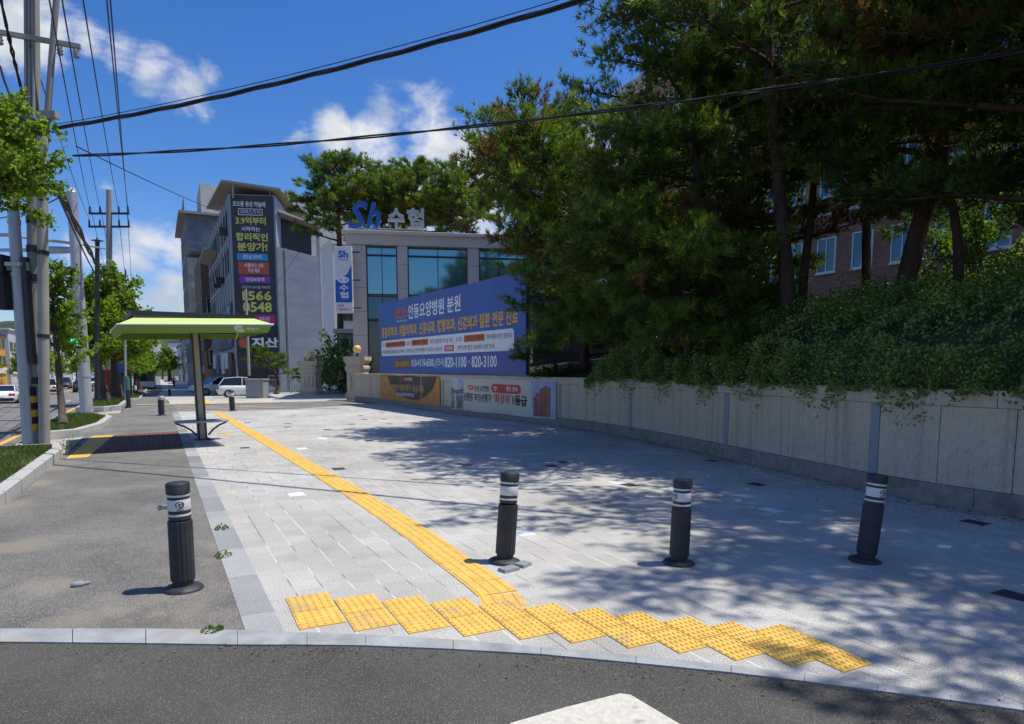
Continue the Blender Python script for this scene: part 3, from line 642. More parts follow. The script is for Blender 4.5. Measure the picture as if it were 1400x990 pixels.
for x0, x1, t in ((.03, .235, '전문 재활치료실·물리치료실·도수치료'), (.25, .535, '신장투석실 운영·정형외과 외래진료·입원상담'), (.635, .845, '한방·양방 협진 진료센터·입원 안내')):
    k_.text(t, X(x0), Y(.275), X(x1), Y(.328), fn, .006, bold=.006)
rd.rrect(X(.548), Y(.268), X(.612), Y(.34), .05, fn, .006); w.text('전문병동', X(.555), Y(.28), X(.605), Y(.328), fn, .009)
og2 = MB(); og2.rrect(X(.14), Y(.075), X(.285), Y(.185), .08, fn, .003); og2.build('contact_panel', pm('brown_print', (.16, .09, .04), .5, .1, 3), bb, world=True)
y.text('진료·상담문의', X(.15), Y(.09), X(.275), Y(.17), fn, .006)
w.text('010-4118-6500,', X(.295), Y(.075), X(.478), Y(.19), fn, .004, bold=.022); w.text('(054)', X(.482), Y(.075), X(.545), Y(.19), fn, .004, bold=0)
w.text('820-1100 · 820-3100', X(.55), Y(.078), X(.86), Y(.205), fn, .004, bold=.022)
for m_, nm, mt in ((w, 'white_lettering', 'txtw'), (y, 'gold_lettering', 'txty'), (k_, 'small_lettering', 'txtb'), (og, 'orange_logo', 'orange'), (rd, 'red_badge', 'txtr')):
    m_.build(nm, M[mt], bb, world=True)

# ------------------------------------------------------------ banners on the wall
def banner(px0, px1, zb, zt, name, label):
    s0, s1 = s_of_px(px0), s_of_px(px1); L = s0 - s1
    p, _ = wall_at((s0 + s1) / 2); t = thing(name, label, 'banner', (p.x, p.y, 0))
    f = lambda x, y, off=0: wfn(s0 - x, zb + y + .012 * math.sin(x * 2.3), .036 + off + .006 * math.sin(x * 5))
    return t, f, L, zt - zb
M['b_brown'] = pm('brown_banner', (.085, .06, .05), .6, .15, 2); M['b_orange'] = pm('orange_banner', (.55, .24, .05), .6, .12, 2); M['b_gold'] = pm('gold_banner_print', (.58, .36, .12), .5, .1, 3)
M['b_cream'] = pm('cream_banner', (.60, .55, .45), .6, .08, 1.5); M['b_sky'] = pm('photo_print_sky', (.36, .42, .58), .6, .25, 2); M['b_bldg'] = pm('photo_print_brick', (.33, .12, .08), .6, .35, 5); M['b_dim'] = pm('photo_print_grey', (.20, .19, .18), .6, .6, 3)
t, f, L, hb = banner(521, 603, .22, 1.31, 'banner', 'orange and dark brown award banner with a gold rosette on the wall')
b = MB(); b.rect(0, 0, L, hb, f, 0, n=12); b.rect(0, 0, L, hb, f, -.01, n=12); b.build('cloth', M['b_orange'], t, world=True)
b = MB(); arc = [(L * (.14 + .82 * i / 24), hb * (.98 - .88 * (1 - (2 * i / 24 - 1) ** 2) ** .6)) for i in range(25)]
vs = []
for (xx, yy) in arc: vs += [f(xx, yy, .004), f(xx, hb * .985, .004)]
b.add(vs, [(2 * i, 2 * i + 2, 2 * i + 3, 2 * i + 1) for i in range(24)]); b.build('dark_field', M['b_brown'], t, world=True)
b = MB(); b.ring(L * .10, hb * .60, L * .04, hb * .28, .09, f, .007); b.flat([(L * .075, hb * .35), (L * .10, hb * .20), (L * .125, hb * .35)], f, .007); b.text('요양병원 적정성평가 1등급 획득', L * .16, hb * .40, L * .76, hb * .66, f, .008, bold=.015); b.build('gold_lettering', M['b_gold'], t, world=True)
b = MB(); b.text('안동요양병원', L * .44, hb * .80, L * .57, hb * .92, f, .008); b.text('안동요양병원-전문의료진', L * .29, hb * .20, L * .60, hb * .34, f, .008); b.build('white_lettering', M['txtw'], t, world=True)
b = MB(); b.ring(L * .37, hb * .86, L * .035, hb * .07, .05, f, .008); b.ring(L * .41, hb * .86, L * .02, hb * .07, .05, f, .008); b.build('red_logo', M['txtr'], t, world=True)
t, f, L, hb = banner(617.5, 761, .17, 1.27, 'banner', 'cream banner with red pill, black lettering and pictures of buildings on the wall')
b = MB(); b.rect(0, 0, L, hb, f, 0, n=16); b.rect(0, 0, L, hb, f, -.01, n=16); b.build('cloth', M['b_cream'], t, world=True)
b = MB(); b.rect(L * .005, hb * .02, L * .16, hb * .98, f, .004); b.rect(L * .80, hb * .02, L * .995, hb * .98, f, .004, n=4); b.build('picture_sky', M['b_sky'], t, world=True)
b = MB()
for q, (xa, ya, xb) in enumerate(((.82, .55, .84), (.84, .66, .87), (.87, .78, .90), (.90, .84, .935), (.935, .80, .96))): b.rect(L * xa, hb * .04, L * xb - .004, hb * ya, f, .007)
b.build('picture_tower', M['b_bldg'], t, world=True)
b = MB(); b.rect(L * .01, hb * .03, L * .155, hb * .45, f, .007); b.flat([(L * .01, hb * .45), (L * .155, hb * .52), (L * .155, hb * .66), (L * .06, hb * .60), (L * .01, hb * .70)], f, .008); b.build('picture_street', M['b_dim'], t, world=True)
b = MB(); b.text('안동요양병원', L * .285, hb * .62, L * .435, hb * .80, f, .006, bold=.012); b.text('심평원 적정성평가', L * .165, hb * .30, L * .455, hb * .56, f, .006, bold=.02); b.text('1등급', L * .645, hb * .28, L * .765, hb * .56, f, .006, bold=.04); b.build('black_lettering', M['txtb'], t, world=True)
b = MB(); b.rrect(L * .455, hb * .60, L * .715, hb * .85, .12, f, .005); b.text("'최상위'", L * .475, hb * .28, L * .63, hb * .57, f, .006, bold=.025); b.build('red_lettering', M['txtr'], t, world=True)
b = MB(); b.text('안동 요양 정신 전속', L * .48, hb * .655, L * .69, hb * .795, f, .009, bold=.025); b.build('white_lettering', M['txtw'], t, world=True)
b = MB(); b.ring(L * .245, hb * .73, L * .022, hb * .085, .05, f, .006); b.ring(L * .222, hb * .74, L * .012, hb * .05, .04, f, .006); b.ring(L * .265, hb * .72, L * .012, hb * .05, .04, f, .006); b.build('orange_logo', M['orange'], t, world=True)
# ------------------------------------------------------------ buildings
def ray_uv(px, py, o, d):
    """where the view ray meets the vertical plane through o along d: distance along d, height"""
    r = raydir(px, py); det = r.x * (-d.y) - (-d.x) * r.y
    t = (o.x * (-d.y) - (-d.x) * o.y) / det; u = (r.x * o.y - r.y * o.x) / det
    return u, H + r.z * t
def out_n(d):
    n = Vector((d.y, -d.x, 0)).normalized(); return n
def window(parent, fn, x0, y0, x1, y1, glass='glass', fw=.06, mull=0, trans=0, frame='alu', sill=False, depth_=.05):
    g = MB(); g.rect(x0, y0, x1, y1, fn, -.0 + .012); w = g.build('window', M[glass], parent, world=True)
    f = MB()
    for a, c, e, k in ((x0 - fw, y0 - fw, x0, y1 + fw), (x1, y0 - fw, x1 + fw, y1 + fw), (x0, y1, x1, y1 + fw), (x0, y0 - fw, x1, y0)): slabfn(f, a, c, e, k, fn, .002, depth_)
    for i in range(mull): x = x0 + (x1 - x0) * (i + 1) / (mull + 1); slabfn(f, x - fw * .4, y0, x + fw * .4, y1, fn, .014, depth_ * .9)
    for i in range(trans): y = y0 + (y1 - y0) * (i + 1) / (trans + 1); slabfn(f, x0, y - fw * .4, x1, y + fw * .4, fn, .014, depth_ * .8)
    if sill: slabfn(f, x0 - fw * 1.5, y0 - fw * 2.2, x1 + fw * 1.5, y0 - fw - .003, fn, .002, depth_ * 2)
    q = f.build('frame', M[frame], w)
    q.data.transform(Matrix.Translation(-parent.location))
    return w
M['pinkstone'] = pm('pinkish_stone_cladding', (.54, .48, .44), .7, .1, 30, .05)
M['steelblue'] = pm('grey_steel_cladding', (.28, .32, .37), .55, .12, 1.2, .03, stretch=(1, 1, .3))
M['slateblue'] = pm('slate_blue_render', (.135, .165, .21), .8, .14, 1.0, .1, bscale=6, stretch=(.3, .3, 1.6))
M['soffit'] = pm('pale_roof_soffit', (.27, .25, .21), .7, .1, 1)
M['palebld'] = pm('pale_render', (.50, .49, .46), .8, .1, 1.2, col2=(.36, .35, .33), c2thr=.6)
M['whitebld'] = pm('white_render', (.66, .67, .68), .8, .06, 1.2)
M['greytile'] = paving_mat('grey_tile_cladding', 1.2, 1.2, (.25, .27, .29), acc=0, joint=(.12, .13, .14), rot=False, jw=.06, speck=.05)
_m = M['tealglass'].node_tree.nodes['Principled BSDF']; _m.inputs['Metallic'].default_value = .75
for l_ in list(_m.inputs['Base Color'].links): M['tealglass'].node_tree.links.remove(l_)
_m.inputs['Base Color'].default_value = (.21, .37, .38, 1)
M['dimglass'] = M['tealglass'].copy(); M['dimglass'].name = 'dim_glass'; M['dimglass'].node_tree.nodes['Principled BSDF'].inputs['Base Color'].default_value = (.065, .115, .13, 1)
M['roofdark'] = pm('dark_roof', (.06, .06, .065), .7, .2, 2)
M['shopdark'] = pm('dark_shopfront', (.03, .028, .03), .6, .3, 1)
M['brownwall'] = pm('brown_tile_wall', (.14, .095, .07), .8, .2, 1.5)
M['navybanner'] = pm('charcoal_banner', (.048, .048, .058), .6, .12, .8)
M['limetxt'] = pm('lime_print', (.66, .64, .13), .55, .04, 4)
M['cyan'] = pm('cyan_print', (.03, .30, .58), .55, .05, 4); M['coral'] = pm('coral_print', (.50, .09, .06), .55, .05, 4); M['purple'] = pm('purple_print', (.26, .04, .38), .55, .05, 4); M['magenta'] = pm('magenta_print', (.48, .03, .22), .55, .05, 4)
M['greensign'] = pm('dark_green_sign', (.012, .035, .028), .5, .1, 3)
M['signwhite'] = pm('white_signboard', (.72, .72, .72), .5, .05, 2)
M['shblue'] = pm('cobalt_letters', (.012, .10, .42), .4, .08, 2, spec=.5)
M['greyletters'] = pm('grey_letters', (.48, .48, .47), .45, .08, 3)
def brick_mat(name, col, mort, w=.21, h=.075):
    m = paving_mat(name, w, h, col, acc=0, var=.22, joint=mort, rot=False, jw=.008, speck=.1)
    t = m.node_tree; mp = [n for n in t.nodes if n.type == 'MAPPING'][0]; c = [n for n in t.nodes if n.type == 'TEX_COORD'][0]
    sx = N(t, 'ShaderNodeSeparateXYZ'); t.links.new(c.outputs['Object'], sx.inputs[0]); cx = N(t, 'ShaderNodeCombineXYZ')
    t.links.new(mth(t, 'ADD', sx.outputs[0], sx.outputs[1]), cx.inputs[0]); t.links.new(sx.outputs[2], cx.inputs[1]); t.links.new(cx.outputs[0], mp.inputs[0]); return m
M['brick'] = brick_mat('brown_brick', (.38, .175, .115), (.22, .18, .155))
M['greytile'] = brick_mat('grey_tile_cladding', (.25, .27, .29), (.12, .13, .14), 1.2, 1.0)

# ---- two-storey glass and stone building behind the board
o = pt(484, 500, 36); o.z = 0; d = (RR * .985 + FC * .17).normalized(); nn = out_n(d)
zt = ray_uv(484, 318, o, d)[1]; U = lambda px: ray_uv(px, 400, o, d)[0]; Zv = lambda px, py: ray_uv(px, py, o, d)[1]
fn = plane_fn((o.x, o.y, 0), d, UP, nn); LB = U(810)
sh = thing('glass_building', 'two storey office with pinkish stone pillars and teal glass behind the blue board', 'building', (o.x, o.y, 0))
b = MB(); slabfn(b, 0, -.4, LB, zt - .62, fn, -9, -.25); b.build('wall', M['pinkstone'], sh, world=True)
b = MB(); slabfn(b, -.25, zt - .6, LB + .2, zt, fn, -9.2, .12); slabfn(b, -.45, zt - .08, LB + .3, zt + .1, fn, -9.4, .3); b.build('roof', M['pinkstone'], sh, world=True, bevel=.02)
pil = [(0, U(501.5)), (U(544), U(558)), (U(640), U(655)), (U(735), U(750))]
for x0, x1 in pil:
    b = MB(); z = -.4
    while z < zt - .62: slabfn(b, x0, z + .012, x1, min(z + 1.25, zt - .61), fn, -.249, 0); z += 1.25
    b.build('pillar', M['pinkstone'], sh, world=True, bevel=.01)
b = MB(); slabfn(b, -.02, 0, -.32, 1, plane_fn((0, 0, 0), d, UP, nn), 0, .01) if False else None
ztop = zt - .66; spl = Zv(520, 403)
f2 = plane_fn(Vector((o.x, o.y, 0)) - nn * .2, d, UP, nn)
for (x0, x1, mu) in ((pil[0][1], pil[1][0], 1), (pil[1][1], pil[2][0], 1), (pil[2][1], pil[3][0], 2)):
    window(sh, f2, x0 + .06, spl + .06, x1 - .06, ztop - .5, 'tealglass', .05, mu, 0, 'dark')
    window(sh, f2, x0 + .06, ztop - .4, x1 - .06, ztop - .06, 'tealglass', .05, mu, 0, 'dark')
    window(sh, f2, x0 + .06, spl - 1.25, x1 - .06, spl - .1, 'dimglass', .05, mu, 0, 'dark')
    window(sh, f2, x0 + .06, .2, x1 - .06, spl - 1.38, 'glass', .05, mu, 0, 'dark')
b = MB(); slabfn(b, -1.5, -.4, -.02, 3.9, fn, -14, -9.5); b.build('annex', M['steelblue'], sh, world=True)
f3 = plane_fn(Vector((o.x, o.y, 0)) - nn * 9.48, d, UP, nn); window(sh, f3, -1.4, .1, -.2, 3.6, 'dimglass', .06, 1, 1, 'alu')
b = MB(); slabfn(b, -1.8, 3.92, 0, 4.2, fn, -14, -8.9); b.build('canopy', M['alu'], sh, world=True)
# rooftop letters
t = thing('roof_sign', 'blue and grey channel letters standing on the roof edge of the glass building', 'sign', (o.x, o.y, zt + .1))
zb_, zc_ = Zv(500, 313) + .02, Zv(500, 277); f4 = plane_fn(Vector((o.x, o.y, 0)) - nn * .1, d, UP, nn)
def extrude_text(mb, string, x0, y0, x1, y1, fn, dpt=.18, mi=0, bold=.03, shear=0):
    V2, FS = glyphs(string, bold); ax, ay = V2.min(0); bx, by = V2.max(0); sx, sy = (x1 - x0) / (bx - ax), (y1 - y0) / (by - ay); n = len(V2)
    P2 = [(x0 + (x - ax) * sx + shear * (y - ay) * sy, y0 + (y - ay) * sy) for x, y in V2]
    vs = [fn(x, y, dpt) for x, y in P2] + [fn(x, y, 0) for x, y in P2]; ed = {}
    for f_ in FS:
        for i in range(len(f_)): ed[(f_[i], f_[(i + 1) % len(f_)])] = 1
    fs = [tuple(f_) for f_ in FS] + [tuple(n + i for i in reversed(f_)) for f_ in FS] + [(a, a + n, c + n, c) for (a, c) in ed if (c, a) not in ed]
    mb.add(vs, fs, mi)
b = MB(); extrude_text(b, 'S', U(477), zb_ - .05, U(498), zc_ + .05, f4, .2, bold=.02, shear=.25); extrude_text(b, 'h', U(502), zb_, U(519), zc_ + .02, f4, .2, bold=.03, shear=.25); b.build('blue_letter', M['shblue'], t, world=True)
b = MB(); extrude_text(b, '수', U(532), Zv(545, 313), U(555), Zv(545, 285), f4, .2, bold=.035); extrude_text(b, '협', U(558), Zv(570, 313), U(581), Zv(570, 285), f4, .2, bold=.035); b.build('grey_letter', M['greyletters'], t, world=True)
b = MB()
for k in range(14): x = U(480) + (U(580) - U(480)) * k / 13; b.tube([fn(x, zt + .05, -.2), fn(x, zt + .5, -.2)], .025, 6)
b.tube([fn(U(478), zt + .28, -.2), fn(U(582), zt + .28, -.2)], .03, 6); b.build('support_rail', M['alu'], t, world=True)
# hanging blade sign
ob = pt(461, 500, 35.2); ob.z = 0; db = RR.copy(); nb = out_n(db); ub = lambda px, py: ray_uv(px, py, ob, db)
x1 = ub(481.5, 380)[0]; yb, yt = ub(470, 428)[1], ub(470, 337)[1]; fb = plane_fn((ob.x, ob.y, 0), db, UP, nb); hh = yt - yb
t = thing('blade_sign', 'tall blue and white vertical sign with an oval emblem beside the glass building', 'sign', (ob.x, ob.y, yb))
b = MB(); slabfn(b, 0, yb, x1, yt, fb, -.2, 0); b.build('panel', M['signwhite'], t, world=True, bevel=.015)
b = MB(); b.flat([(.02, yb + hh * .16), (x1 - .02, yb + hh * .16), (x1 - .02, yb + hh * .72), (x1 * .75, yb + hh * .6), (x1 * .35, yb + hh * .52), (.02, yb + hh * .49)], fb, .004); b.text('Sh', x1 * .22, yb + hh * .83, x1 * .80, yb + hh * .94, fb, .004, bold=.04); b.text('수협은행', x1 * .2, yb + hh * .79, x1 * .8, yb + hh * .815, fb, .004); b.build('blue_field', M['shblue'], t, world=True)
b = MB(); b.ring(x1 * .5, yb + hh * .50, x1 * .33, hh * .05, .1, fb, .008); b.ring(x1 * .5, yb + hh * .50, x1 * .14, hh * .022, .07, fb, .008); b.text('수', x1 * .26, yb + hh * .335, x1 * .76, yb + hh * .43, fb, .008, bold=.03); b.text('협', x1 * .26, yb + hh * .225, x1 * .76, yb + hh * .32, fb, .008, bold=.03); b.build('white_lettering', M['txtw'], t, world=True)
b = MB(); b.text('365', x1 * .15, yb + hh * .095, x1 * .5, yb + hh * .13, fb, .005); b.text('자동화코너', x1 * .15, yb + hh * .03, x1 * .88, yb + hh * .075, fb, .005); b.build('red_lettering', M['txtr'], t, world=True)
b = MB()
for yy in (.08, .5, .92): b.box((fb(x1 + .2, yb + hh * yy, -.1)), (.42, .06, .06), -YAW)
b.build('bracket', M['dark'], t, world=True)

# ---- dark retaining wall seen under the pines
q0 = pt(728, 500, 23.5); q1 = pt(905, 500, 21.5); d = (q1 - q0); d.z = 0; L = d.length; d.normalize(); zt2 = pt(760, 400, 23).z
fnw = plane_fn((q0.x, q0.y, 0), d, UP, out_n(d))
t = thing('concrete_wall', 'dark stained concrete wall right of the blue board behind the pines', 'wall', (q0.x, q0.y, 0))
M['darkconc'] = pm('stained_concrete', (.24, .21, .185), .9, .3, 1.6, .3, bscale=20, stretch=(1, 1, .15), col2=(.13, .115, .10), c2thr=.5)
b = MB(); slabfn(b, 0, .8, L, zt2 - .1, fnw, -.35, 0); b.build('panel', M['darkconc'], t, world=True)
b = MB(); slabfn(b, -.05, zt2 - .097, L + .05, zt2, fnw, -.4, .05); b.build('coping', M['darkconc'], t, world=True)

# ---- apartment-banner building
A = pt(322.5, 500, 60); B_ = pt(384, 500, 60.6); C_ = pt(441, 500, 66.5)
for p in (A, B_, C_): p.z = 0
G0 = gz(A.y) - .3; ztop = pt(325, 265, 60).z; zr = pt(384, 284, 61).z
bk = Vector((0, 1, 0)); Lf = 27.0
tb = thing('banner_building', 'grey five storey building with a tall dark banner down its corner', 'building', (A.x, A.y, G0))
A2 = A + bk * Lf; C2 = C_ + bk * (Lf + A.y - C_.y); 
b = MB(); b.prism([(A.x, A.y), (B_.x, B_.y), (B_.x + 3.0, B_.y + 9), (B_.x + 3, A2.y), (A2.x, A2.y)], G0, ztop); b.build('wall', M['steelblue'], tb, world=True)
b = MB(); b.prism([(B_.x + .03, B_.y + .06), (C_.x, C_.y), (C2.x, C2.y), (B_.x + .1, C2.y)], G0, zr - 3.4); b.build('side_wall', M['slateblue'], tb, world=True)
b = MB(); b.prism([(B_.x + .9, B_.y + 2.5), (C_.x - .6, C_.y + .6), (C2.x - .4, C2.y), (B_.x + 3.1, C2.y)], zr - 3.395, zr - .4); b.build('balcony_void', M['shopdark'], tb, world=True)  # solid block coloured dark for the shade inside the open top-floor balcony
dd = (C_ - B_).normalized(); ns = out_n(dd)
b = MB(); b.box(C_ + UP * ((G0 + zr) / 2) + ns * -.1 , (.25, .25, zr - G0 - 1)); b.tube([B_ + dd * 1.0 + UP * (G0 + .2) + ns * .12, B_ + dd * 1.0 + UP * (zr - 3.4) + ns * .12], .07, 8); b.build('downpipe', M['alu'], tb, world=True)
b = MB(); b.prism([(A.x - .6, A.y - .7), (B_.x + .4, B_.y - .7), (B_.x + 4.2, B_.y + 9), (B_.x + 4.2, B_.y + 12), (A.x - 1.0, A.y + 12)], ztop + .25, ztop + .42, zf=lambda p: .09 * (p[0] - A.x) * -1 + .5 + (.02 * (p[1] - A.y))); b.build('roof', M['soffit'], tb, world=True)
b = MB(); b.prism([(B_.x + .2, B_.y - .1), (C_.x + .3, C_.y - .2), (C2.x + .3, C2.y), (B_.x + 3.5, C2.y)], zr - .38, zr - .2, zf=lambda p: -.05 * (p[0] - B_.x)); b.build('roof', M['soffit'], tb, world=True)
b = MB(); b.prism([(A.x - 1.3, A.y + 13.5), (A.x + 2, A.y + 13.5), (A.x + 2, A.y + 24), (A.x - 1.3, A.y + 24)], ztop - 3.0, ztop - 2.8, zf=lambda p: -.25 * (p[0] - A.x)); b.build('roof', M['soffit'], tb, world=True)
for yq in (A.y - .6,):
    b = MB(); b.box((A.x + .3, yq, ztop + .15), (.12, .12, 1.2)); b.box((B_.x - .3, yq, ztop + .1), (.12, .12, 1.1)); b.build('roof_post', M['alu'], tb, world=True)
# street side: strips and windows
fs_ = plane_fn((A.x, A.y, 0), (0, 1, 0), UP, (-1, 0, 0)); Us = lambda px, py: ray_uv(px, py, A, Vector((0, 1, 0)))
b = MB()
for k in range(11): slabfn(b, .6 + k * 2.4, G0 + 4.5, .75 + k * 2.4, ztop - .02, fs_, .002, .12)
for zz in (G0 + 7.6, G0 + 10.8, G0 + 14.0): slabfn(b, .3, zz, Lf, zz + .12, fs_, .003, .09)
b.build('facade_fin', M['alu'], tb, world=True)
for r in range(3):
    for k in range(8):
        if r == 0 and k < 6: continue
        window(tb, fs_, 1.1 + k * 3.1, G0 + 8.2 + r * 3.2 - .0, 2.5 + k * 3.1, G0 + 10.2 + r * 3.2, 'tealglass', .07, 1, 0, 'dark', depth_=.09)
for (k, z) in ((0, 14.8), (2, 11.2), (3, 11.2)):
    b = MB(); b.box(fs_(1.4 + k * 3.1, G0 + z, .45), (.7, .9, .6)); b.build('condenser_unit', M['dark'], tb, world=True)
x0_, x1_ = Us(329, 400)[0], Us(294, 400)[0]
b = MB(); slabfn(b, .3, G0 + 4.6, 14.5, G0 + 8.6, fs_, .13, .2); b.build('side_banner', M['navybanner'], tb, world=True)
fsr = lambda x, y, off=0: fs_(14.4 - x, y, off)
b = MB(); b.text('3.9억부터 시작하는', 1.2, G0 + 7.4, 9.2, G0 + 8.1, fsr, .21); b.build('white_lettering', M['txtw'], tb, world=True)
b = MB(); b.text('합리적인 분양가!', 1.5, G0 + 5.6, 9.6, G0 + 7.0, fsr, .21, bold=.03); b.build('lime_lettering', M['limetxt'], tb, world=True)
for i_, (nm, mt, z) in enumerate((('blue_badge', 'cyan', 7.4), ('coral_badge', 'coral', 6.2), ('purple_badge', 'purple', 5.0))):
    b = MB(); b.rect(10.6, G0 + z, 12.9, G0 + z + .95, fsr, .21); b.build(nm, M[mt], tb, world=True)
b = MB(); slabfn(b, .2, G0, Lf, G0 + 3.4, fs_, .0, .15); b.build('shopfront', M['shopdark'], tb, world=True)
for k, (x, w_, mt) in enumerate(((1.2, 2.6, 'brownwall'), (4.4, 3.0, 'signwhite'), (8.2, 3.2, 'signwhite'), (12.2, 1.0, 'yellow'), (15, 3.6, 'greytile'), (19.5, 3.2, 'signwhite'))):
    b = MB(); slabfn(b, x, G0 + 2.2 + (k % 2) * .5, x + w_, G0 + 4.2, fs_, .16, .3); b.build('shop_sign', M[mt], tb, world=True)
# the tall corner banner
df = (B_ - A).normalized(); nf = out_n(df); Uf = lambda px, py: ray_uv(px, py, A, df); fA = plane_fn((A.x, A.y, 0), df, UP, nf); LW = (B_ - A).length
zb1 = Uf(350, 470)[1]
b = MB(); slabfn(b, .15, zb1 - 2.2, LW - .15, ztop - .1, fA, .0, .08); b.build('corner_banner', M['navybanner'], tb, world=True)
w = MB(); y = MB(); 
def bt(mb, s, xa, ya, xb, yb_, bold=.02): 
    p = Uf((xa + xb) / 2, yb_); q = Uf((xa + xb) / 2, ya); mb.text(s, LW * (xa - 323) / 61, p[1], LW * (xb - 323) / 61, q[1], fA, .09, bold=bold)
bt(w, '코오롱 용상 하늘채', 328, 276, 371, 283.5); bt(w, '리버스카이', 338, 287.5, 364, 293.5, .0); bt(y, '3.9억부터', 331, 297, 371, 308, .03); bt(w, '시작하는', 338, 310.5, 363, 317)
bt(y, '합리적인', 330.5, 319, 373, 330, .035); bt(y, '분양가!', 332, 332, 372, 344, .035)
def badge(xa, ya, xb, yb_, mt, nm, s, t2=None):
    p, q = Uf((xa + xb) / 2, yb_)[1], Uf((xa + xb) / 2, ya)[1]; b = MB(); xl, xr = LW * (xa - 323) / 61, LW * (xb - 323) / 61
    b.rect(xl, p, xr, q, fA, .084); b.build(nm, M[mt], tb, world=True)
    if t2: w.text(s, xl + .5, p + (q - p) * .55, xr - .5, q - (q - p) * .1, fA, .09); w.text(t2, xl + .8, p + (q - p) * .14, xr - .8, p + (q - p) * .48, fA, .09)
    else: w.text(s, xl + .5, p + (q - p) * .2, xr - .5, q - (q - p) * .18, fA, .09)
badge(331, 347, 372, 356.5, 'cyan', 'blue_badge', '중도금 무이자'); badge(332, 358.5, 373, 375.5, 'coral', 'coral_badge', '셔틀버스 2대', '무상 제공'); badge(333, 378, 374, 387, 'purple', 'purple_badge', '안심보장제')
bt(w, '입주문의 안내 ☎ 대표번호', 336, 391, 374, 395, 0.0); bt(y, '1566', 336, 398, 375, 411, .03); bt(y, '0548', 336, 413, 375, 427, .03)
badge(350, 431, 379, 443, 'magenta', 'magenta_badge', '홍보관 오픈 중')
b = MB(); p, q = Uf(350, 482)[1], Uf(350, 447)[1]; slabfn(b, .2, p, LW - .1, q, fA, .083, .16); b.build('green_sign', M['greensign'], tb, world=True)
w.text('지산', LW * .38, Uf(360, 475)[1], LW * .97, Uf(360, 461.5)[1], fA, .17, bold=.04)
b = MB(); vs = []
cx, cz = LW * .2, Uf(340, 469)[1]; b.flat([(cx + .45 * math.cos(a * PI / 10), cz + .45 * math.sin(a * PI / 10)) for a in range(20)], fA, .17); b.build('red_logo', M['coral'], tb, world=True)
b = MB(); xl, xr = LW * (335 - 323) / 61, LW * (367 - 323) / 61; p, q = Uf(350, 295)[1], Uf(350, 286)[1]
for a in ((xl, p, xr, p + .05), (xl, q - .05, xr, q), (xl, p, xl + .05, q), (xr - .05, p, xr, q)): w.rect(*a, fA, .09)
w.build('white_lettering', M['txtw'], tb, world=True); y.build('lime_lettering', M['limetxt'], tb, world=True)
b = MB(); slabfn(b, .2, G0, LW - .2, Uf(350, 484)[1], fA, .0, .06); b.build('shopfront', M['shopdark'], tb, world=True)

# ---- other buildings
def block(name, label, x0, y0, x1, y1, zt, mat, roof=None, over=.0, g=None, cat='building', wins=None, signs=None, group=None, pitch=0):
    G = (gz(y0) if g is None else g) - .4
    t = thing(name, label, cat, (x0, y0, G), group=group)
    b = MB(); b.prism([(x0, y0), (x1, y0), (x1, y1), (x0, y1)], G, zt); b.build('wall', M[mat], t, world=True)
    b = MB(); b.prism([(x0 - over, y0 - over), (x1 + over, y0 - over), (x1 + over, y1 + over), (x0 - over, y1 + over)], zt + .002, zt + .35, zf=(lambda p: pitch * (p[1] - y0)) if pitch else None); b.build('roof', M[roof or mat], t, world=True)
    if wins:
        for face, n, rows, z0, hr, hw, gl in wins:
            if face == 'front': f = plane_fn((x0, y0, 0), (1, 0, 0), UP, (0, -1, 0)); L = x1 - x0
            elif face == 'left': f = plane_fn((x0, y1, 0), (0, -1, 0), UP, (-1, 0, 0)); L = y1 - y0
            else: f = plane_fn((x1, y0, 0), (0, 1, 0), UP, (1, 0, 0)); L = y1 - y0
            for r in range(rows):
                for k in range(n):
                    c = L * (k + .5) / n; window(t, f, c - L / n * .33, G + z0 + r * hr, c + L / n * .33, G + z0 + r * hr + hw, gl, .07, 1, 0, 'alu', depth_=.08)
    if signs:
        for face, u0, u1, za, zb, mt, txt, tm in signs:
            if face == 'front': f = plane_fn((x0, y0, 0), (1, 0, 0), UP, (0, -1, 0)); L = x1 - x0
            elif face == 'left': f = plane_fn((x0, y1, 0), (0, -1, 0), UP, (-1, 0, 0)); L = y1 - y0
            else: f = plane_fn((x1, y0, 0), (0, 1, 0), UP, (1, 0, 0)); L = y1 - y0
            b = MB(); slabfn(b, L * u0, G + za, L * u1, G + zb, f, .003, .25); s_ = b.build('signboard', M[mt], t, world=True)
            if txt:
                b = MB(); b.text(txt, L * (u0 + (u1 - u0) * .12), G + za + (zb - za) * .2, L * (u1 - (u1 - u0) * .12), G + zb - (zb - za) * .2, f, .256); q = b.build('lettering', M[tm], s_); q.data.transform(Matrix.Translation(-t.location))
    return t
